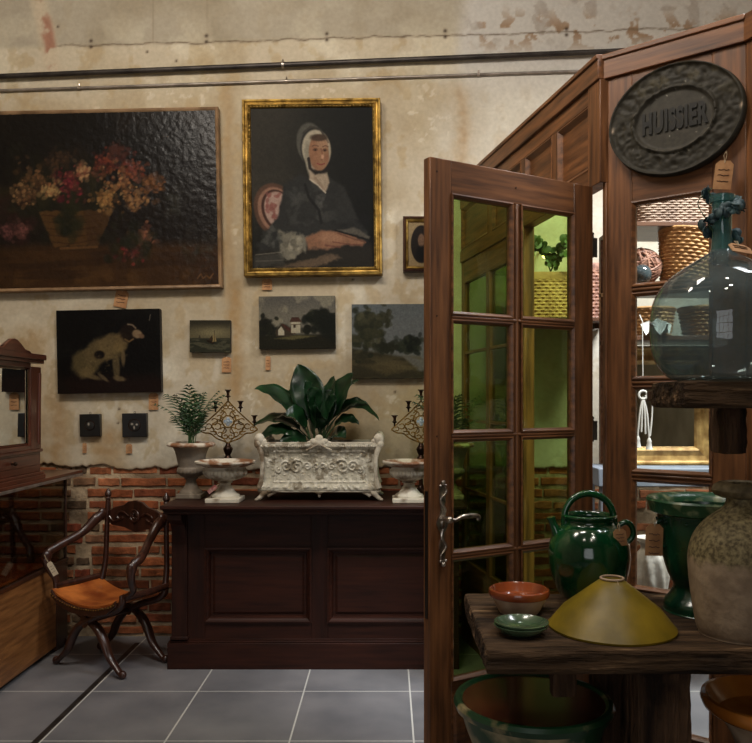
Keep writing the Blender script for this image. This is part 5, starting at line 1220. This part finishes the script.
MB().lathe([(R2-.024,H2-.05),(R2-.004,H2-.035),(R2+.004,H2-.015),(R2,H2),(R2-.012,H2+.002),(R2-.022,H2-.014),(.12,H2*.72),(.07,H2*.55),(0,H2*.5)], 56).build('glazed_inside', M['orange'], og)

# ================================================================ ROOM BEYOND THE SCREEN
def weave(r0, r1, h, rows, n, amp, square=0, sx=1, sy=1):
    mb = MB(); prof = []
    for j in range(rows*2+1):
        t = j/(rows*2); prof.append((r0+(r1-r0)*t, h*t))
    def fn(r, z, a, jj):
        row = jj//2; bulge = amp if jj % 2 else -amp*.3
        rr = r+bulge*(1 if True else 0)*(.6+.6*math.cos(a*n/2+PI*row))
        if square:
            c, s = abs(math.cos(a)), abs(math.sin(a)); rr *= 1/((c**square+s**square)**(1/square))
        return rr
    mb.lathe(prof, n*2, fn=fn)
    mb.v = [(v[0]*sx, v[1]*sy, v[2]) for v in mb.v]; return mb
def basket(name, loc, r0, r1, h, label, mat='wicker', rot=(0,0,0), handle=False, rows=14, n=44, cat='basket', grp=None, square=0, sx=1, sy=1, lid=False):
    o = root(name, loc, label=label, cat=cat, group=grp, rot=rot)
    w = weave(r0, r1, h, rows, n, .008, square, sx, sy); w.build('woven_body', M[mat], o)
    if square == 0:
        e = MB().tube([(r1*math.cos(a)*sx, r1*math.sin(a)*sy, h) for a in np.linspace(0, 2*PI, 41)], .008, 8)
        e.build('rim', M[mat], o); MB().lathe([(0,h*.3),((r0+(r1-r0)*.3)*.92,h*.3)], 24).build('lining', M['wicker_grey'], o)
    else:
        MB().lathe([(r1*1.02,h-.004),(r1*1.03,h+.03),(r1*.98,h+.045),(0,h+.047)], 88, fn=lambda r, z, a, j: r/((abs(math.cos(a))**square+abs(math.sin(a))**square)**(1/square))).build('lid', M[mat], o).scale = (sx, sy, 1)
    if handle:
        MB().tube([(r1*math.cos(a), 0, h+r1*.9*math.sin(a)) for a in np.linspace(0, PI, 21)], .008, 8).build('handle', M[mat], o)
    return o
BD = 4.15
zs1 = EYE+112*BD/F; zs0 = EYE+172*(BD)/F; zs2 = EYE+62*BD/F
shx0, shx1 = 1.16, 2.2
su = root('wooden_shelf_rack', (1.68, 4.2, 0), label='open wooden shelf rack full of baskets beyond the glazed screen', cat='shelf')
for z in (zs0, zs1): MB().box(shx0-1.68, shx1-1.68, -.2, .2, z-.022, z).build('board', M['shelfwood'], su, bevel=.002)
MB().box(shx0-1.68, shx1-1.68, -.2, .2, zs2-.022, zs2).build('board', M['shelfwood'], su, bevel=.002)
for x in (shx1-.04, ):
    for y in (-.2, .16): MB().box(x-1.68, x+.04-1.68, y, y+.04, 0, zs0-.022).build('post', M['shelfwood'], su, bevel=.002)
for y in (.16,): MB().box(shx0-1.68, shx0+.04-1.68, y, y+.04, 0, zs0-.022).build('post', M['shelfwood'], su, bevel=.002)
c = at(668, 229, BD); basket('wicker_hamper', (c.x, BD+.02, zs0), .205, .21, .15, 'long grey wicker hamper on the top board of the rack', 'wicker_grey', square=6, sx=.95, sy=.7, rows=12, n=60)
# rattan ball
c = at(640, 250, BD-.02); rb = root('rattan_ball', (c.x-.0, BD-.04, zs1+.10), label='round reddish rattan ball on the rack left of the tilted basket', cat='ball'); mb = MB(); q = random.Random(2)
for k in range(34):
    n = Vector((q.gauss(0,1), q.gauss(0,1), q.gauss(0,1))).normalized(); a = n.orthogonal().normalized(); b = n.cross(a); R = .094+q.uniform(-.004,.004)
    mb.tube([a*R*math.cos(t)+b*R*math.sin(t) for t in np.linspace(0, 2*PI, 33)], .005, 6)
mb.build('woven_shell', M['wicker_red'], rb); MB().sphere((0,0,0), .082, 20, 12).build('core', M['wicker_grey'], rb)
c = at(684, 288, BD-.05); basket('wicker_basket', (c.x+.0, BD-.05, zs1+.018), .115, .16, .25, 'honey coloured tilted wicker basket behind the screen', rot=(0,.16,0))
es = root('eucalyptus_branch', (c.x-.02, BD-.06, zs1+.2), label='dark leafy branch sticking out of the tilted basket', cat='plant'); g = MB(); st = MB(); q = random.Random(8)
for (dx, dz) in ((-.10,.17),(.06,.19),(.14,.15),(-.02,.15),(.11,.10)):
    pts = spline([(0,0,0),(dx*.4,-.02,dz*.7),(dx,-.04,dz)],6); st.tube(pts, .003, 5)
    for k in range(5):
        p = pts[-1-k*2]; disc(g, p+Vector((q.uniform(-.02,.02), -.01, q.uniform(-.02,.02))), (q.uniform(-.5,.5), -1, q.uniform(-.3,.6)), q.uniform(.022,.034))
a = g.build('leaves', pmat('dark_branch_leaf', (34,48,50), (60,80,82), rough=.5), es); md = a.modifiers.new('thickness','SOLIDIFY'); md.thickness = .001
st.build('stems', M['darkwood'], es)
c = at(641, 283, BD-.12); v = MB().sphere((0,0,.05), .05, 18, 10).build('glass_float', M['demijohn'], loc=(c.x,BD-.13,zs1)); tag(v, 'small pale glass ball below the rattan ball', 'ball')
c = at(648, 330, BD-.02); basket('wicker_basket', (c.x, BD-.04, zs2), .10, .125, .14, 'low honey wicker basket on the board under the tilted one', rows=8)
basket('wicker_basket', (c.x+.3, BD, zs2), .10, .13, .15, 'round wicker basket on the lowest board, hidden by the demijohn', rows=8)
v = MB().add(*(lambda n: ([(.07*math.cos(a)*(1+.2*math.sin(3*a)), .05*math.sin(a), .03*(1+math.sin(5*a))) for a in np.linspace(0,2*PI,n+1)[:-1]]+[(0,0,.09)], [(i,(i+1)%n,n) for i in range(n)]+[tuple(range(n-1,-1,-1))]))(24)).build('folded_cloth', M['white_cord'], loc=(c.x-.0,BD-.155,zs2)); tag(v, 'small white crumpled cloth in front of the low wicker basket', 'cloth')

# gilt mirror beyond the glass, leaning under the rack
x0m, x1m = (606-CX)*4.24/F, (713-CX)*4.24/F; z0m, z1m = EYE-65*4.24/F, EYE+54*4.24/F
gm = root('gilt_mirror', ((x0m+x1m)/2, 4.25, z0m), label='gilt framed mirror beyond the clear glazed screen', cat='mirror'); Wm, Hm = x1m-x0m, z1m-z0m
MB().frame(Wm, Hm, [(0,-.03),(0,.02),(.012,.034),(.024,.024),(.05,.018),(.078,.030),(.090,.022),(.098,.004)], T(0,0,Hm/2)).build('frame', M['giltlight'], gm, smooth=False)
mo = MB(); q = random.Random(1)
for t in np.linspace(0, 1, 60)[:-1]:
    for (a, b, c2, d) in ((-1,-1,1,-1),(1,-1,1,1),(1,1,-1,1),(-1,1,-1,-1)):
        x = (a+(c2-a)*t)*(Wm/2-.01); z = (b+(d-b)*t)*(Hm/2-.01)+Hm/2; mo.sphere((x,-.030,z), .008, 6, 4)
mo.build('bead_moulding', M['giltlight'], gm)
MB().box(-Wm/2+.095, Wm/2-.095, -.004, .0, .095, Hm-.095).build('mirror_glass', M['mirror'], gm); MB().box(-Wm/2+.02, Wm/2-.02, .0, .03, .02, Hm-.02).build('backing', M['darkwood'], gm)
# console carrying the mirror
cz = z0m
cs2 = root('console_table', ((x0m+x1m)/2, 4.17, 0), label='grey painted console table carrying the gilt mirror', cat='table')
gp_ = pmat('grey_blue_paint', (112,122,134), (142,150,160), rough=.6, scale=6)
MB().box(-Wm/2-.1, Wm/2+.25, -.16, .16, cz-.09, cz).build('table_top', gp_, cs2, bevel=.004)
for x in (-Wm/2-.08, Wm/2+.19):
    for y in (-.14, .14): MB().box(x, x+.04, y, y+.04, 0, cz-.09).build('leg', gp_, cs2, bevel=.003)
# tassel hanging in front of it
c = at(643, 395, 3.9); tz = root('cord_tassel', (c.x, 3.9, c.z), label='white looped cord with tassels hanging before the gilt mirror', cat='tassel')
mb = MB(); mb.tube([(.020*math.cos(a), 0, .020*math.sin(a)) for a in np.linspace(0,2*PI,21)], .006, 8)
for (x, l) in ((-.026,.20),(-.008,.18),(.012,.19),(.03,.21)): mb.tube(spline([(0,0,-.01),(x*.6,-.004,-l*.4),(x,0,-l)],5), .0045, 6)
mb.tube(spline([(.01,0,-.005),(.04,0,.0),(.045,0,-.08),(.035,0,-.2)],5), .004, 6); mb.tube([(0,0,.02),(0,.01,.36),(0,.05,.395)], .0025, 5); mb.build('cord', M['white_cord'], tz)
mb = MB()
for x, l in ((-.026,.20),(.03,.21)): mb.lathe([(.006,0),(.012,-.015),(.010,-.022),(.017,-.055),(0,-.057)], 14, c=(x,0,-l))
mb.build('tassels', M['white_cord'], tz)
# carved white pedestal
c = at(651, 592, 3.5); cp_ = root('carved_pedestal', (c.x, 3.50, 0), label='white carved plaster pedestal behind the screen, low between the pots', cat='pedestal')
MB().lathe([(a*.6, b) for a, b in prof_smooth([(.13,0),(.13,.05),(.10,.08),(.085,.2),(.08,.5),(.095,.62),(.075,.66),(.10,.70),(.12,.78),(.11,.86),(.07,.90),(.085,.93)],5)], 48, fn=lambda r, z, a, j: r*(1+.08*math.sin(a*8+z*14))).build('shaft', M['stoneware_white'], cp_)
MB().lathe([(.05,.93),(.066,.935),(.066,.95),(0,.951)], 40).build('cap', M['stoneware_white'], cp_)
# baskets on a wall board, seen through the doorway
wz = EYE+80*4.95/F
wsx0, wsx1 = (520-CX)*4.95/F, (612-CX)*4.95/F
ws = MB().box(wsx0, wsx1, 4.78, 5.22, wz-.025, wz).build('wall_board', M['shelfwood'], bevel=.002); tag(ws, 'wooden board on the far wall carrying two wicker hampers', 'shelf')
for x in (wsx0+.08, wsx1-.1):
    q = MB().prism([(0,0),(0,-.22),(.03,-.22),(.03,-.04),(.3,-.03),(.3,0)], -.015, .015, T(x, 5.22, wz-.025) @ Rz(-PI/2)).build('bracket', M['darkwood'], ws); 
basket('wicker_hamper', ((549-CX)*5.0/F, 5.0, wz), .155, .16, .24, 'dark wicker hamper on the wall board, seen through door glass', 'wicker', square=6, sx=1, sy=.9, rows=12, n=52)
basket('wicker_hamper', ((592-CX)*5.0/F, 5.0, wz), .105, .11, .30, 'narrow wicker hamper on the wall board, behind the door hinge', 'wicker_red', square=6, sx=1, sy=1, rows=14, n=40)
hb = root('trailing_ivy', ((549-CX)*4.95/F, 4.9, wz+.29), label='leafy trailing plant on top of the hamper behind door glass', cat='plant'); g = MB(); st = MB(); q = random.Random(14)
for k in range(9):
    az = q.uniform(-.5, PI+.5); ln = q.uniform(.10,.22); pts = spline([(0,0,0),(ln*.5*math.cos(az),-.05,ln*.9),(ln*math.cos(az),-.1,ln*abs(math.sin(az))+.03)],6); st.tube(pts, .003, 5)
    for p in pts[2:]: disc(g, p+Vector((q.uniform(-.02,.02),-.01,q.uniform(-.02,.02))), (q.uniform(-.6,.6),-1,q.uniform(-.4,.6)), q.uniform(.014,.028))
g.build('leaves', pmat('ivy_leaf', (40,62,26), (96,120,60), rough=.5), hb); st.build('stems', M['stem'], hb)
lp = root('globe_lamp', ((547-CX)*5.0/F, 5.03, EYE+146*5.0/F), label='small lit globe lamp on the far wall beyond the doorway', cat='lamp')
MB().sphere((0,0,0), .026, 20, 12).build('globe', M['bulb'], lp); MB().tube([(0,0,.02),(0,.01,.05),(0,.19,.06)], .008, 8).build('bracket', M['black'], lp)

# ================================================================ LIGHT
def area(name, loc, target, size, energy, col, sy=None):
    l = bpy.data.lights.new(name, 'AREA'); l.energy = energy; l.color = col; l.size = size
    if sy: l.shape = 'RECTANGLE'; l.size_y = sy
    o = bpy.data.objects.new(name, l); C.objects.link(o); o.location = loc
    o.rotation_euler = (Vector(target)-Vector(loc)).to_track_quat('-Z', 'Y').to_euler(); return o
# daylight through the shop window behind the camera
area('window_daylight', (-.8, YF-.2, 2.1), (-.4, 3, 1.6), 2.3, 23, (1,.96,.90), 2.5)
# ceiling lamps
area('ceiling_lamp', (-1.5, 2.3, 4.5), (-1.2, 5.2, 2.5), .6, 46, (1,.91,.80), .6)
area('ceiling_lamp', (-.3, 2.3, 4.5), (-.2, 5.2, 2.5), .6, 46, (1,.92,.83), .6)
for (x, y) in ((-.7, .7), (.5, .3), (.9, 1.5)):
    area('ceiling_spot', (x, y, 4.3), (x+.15, y+1.2, .8), .14, 4.5, (1,.90,.76))
area('ceiling_spot', (.9, .7, 4.3), (1.12, 3.0, 2.3), .2, 11, (1,.92,.80))
# bright skylit back room
area('back_room_skylight', (2.3, 3.0, 4.4), (1.75, 4.4, 1.2), 1.1, 95, (.93,.96,1.0), 1.1).data.spread = 1.6
w = bpy.data.worlds.new('world'); bpy.context.scene.world = w; w.use_nodes = True
w.node_tree.nodes['Background'].inputs[0].default_value = (.75,.85,1,1); w.node_tree.nodes['Background'].inputs[1].default_value = .6

# ================================================================ CAMERA
cam = bpy.data.cameras.new('camera'); co = bpy.data.objects.new('camera', cam); C.objects.link(co); bpy.context.scene.camera = co
co.location = (0, 0, EYE); co.rotation_euler = (PI/2, 0, 0)
cam.sensor_width = 36; cam.sensor_fit = 'HORIZONTAL'; cam.lens = 36*F/752
cam.shift_x = -(CX-376)/752; cam.shift_y = (CY-371.5)/752; cam.clip_start = .05
vs = bpy.context.scene.view_settings; vs.view_transform = 'Standard'; vs.look = 'None'; vs.gamma = 1; vs.use_curve_mapping = False; vs.exposure = 0.0
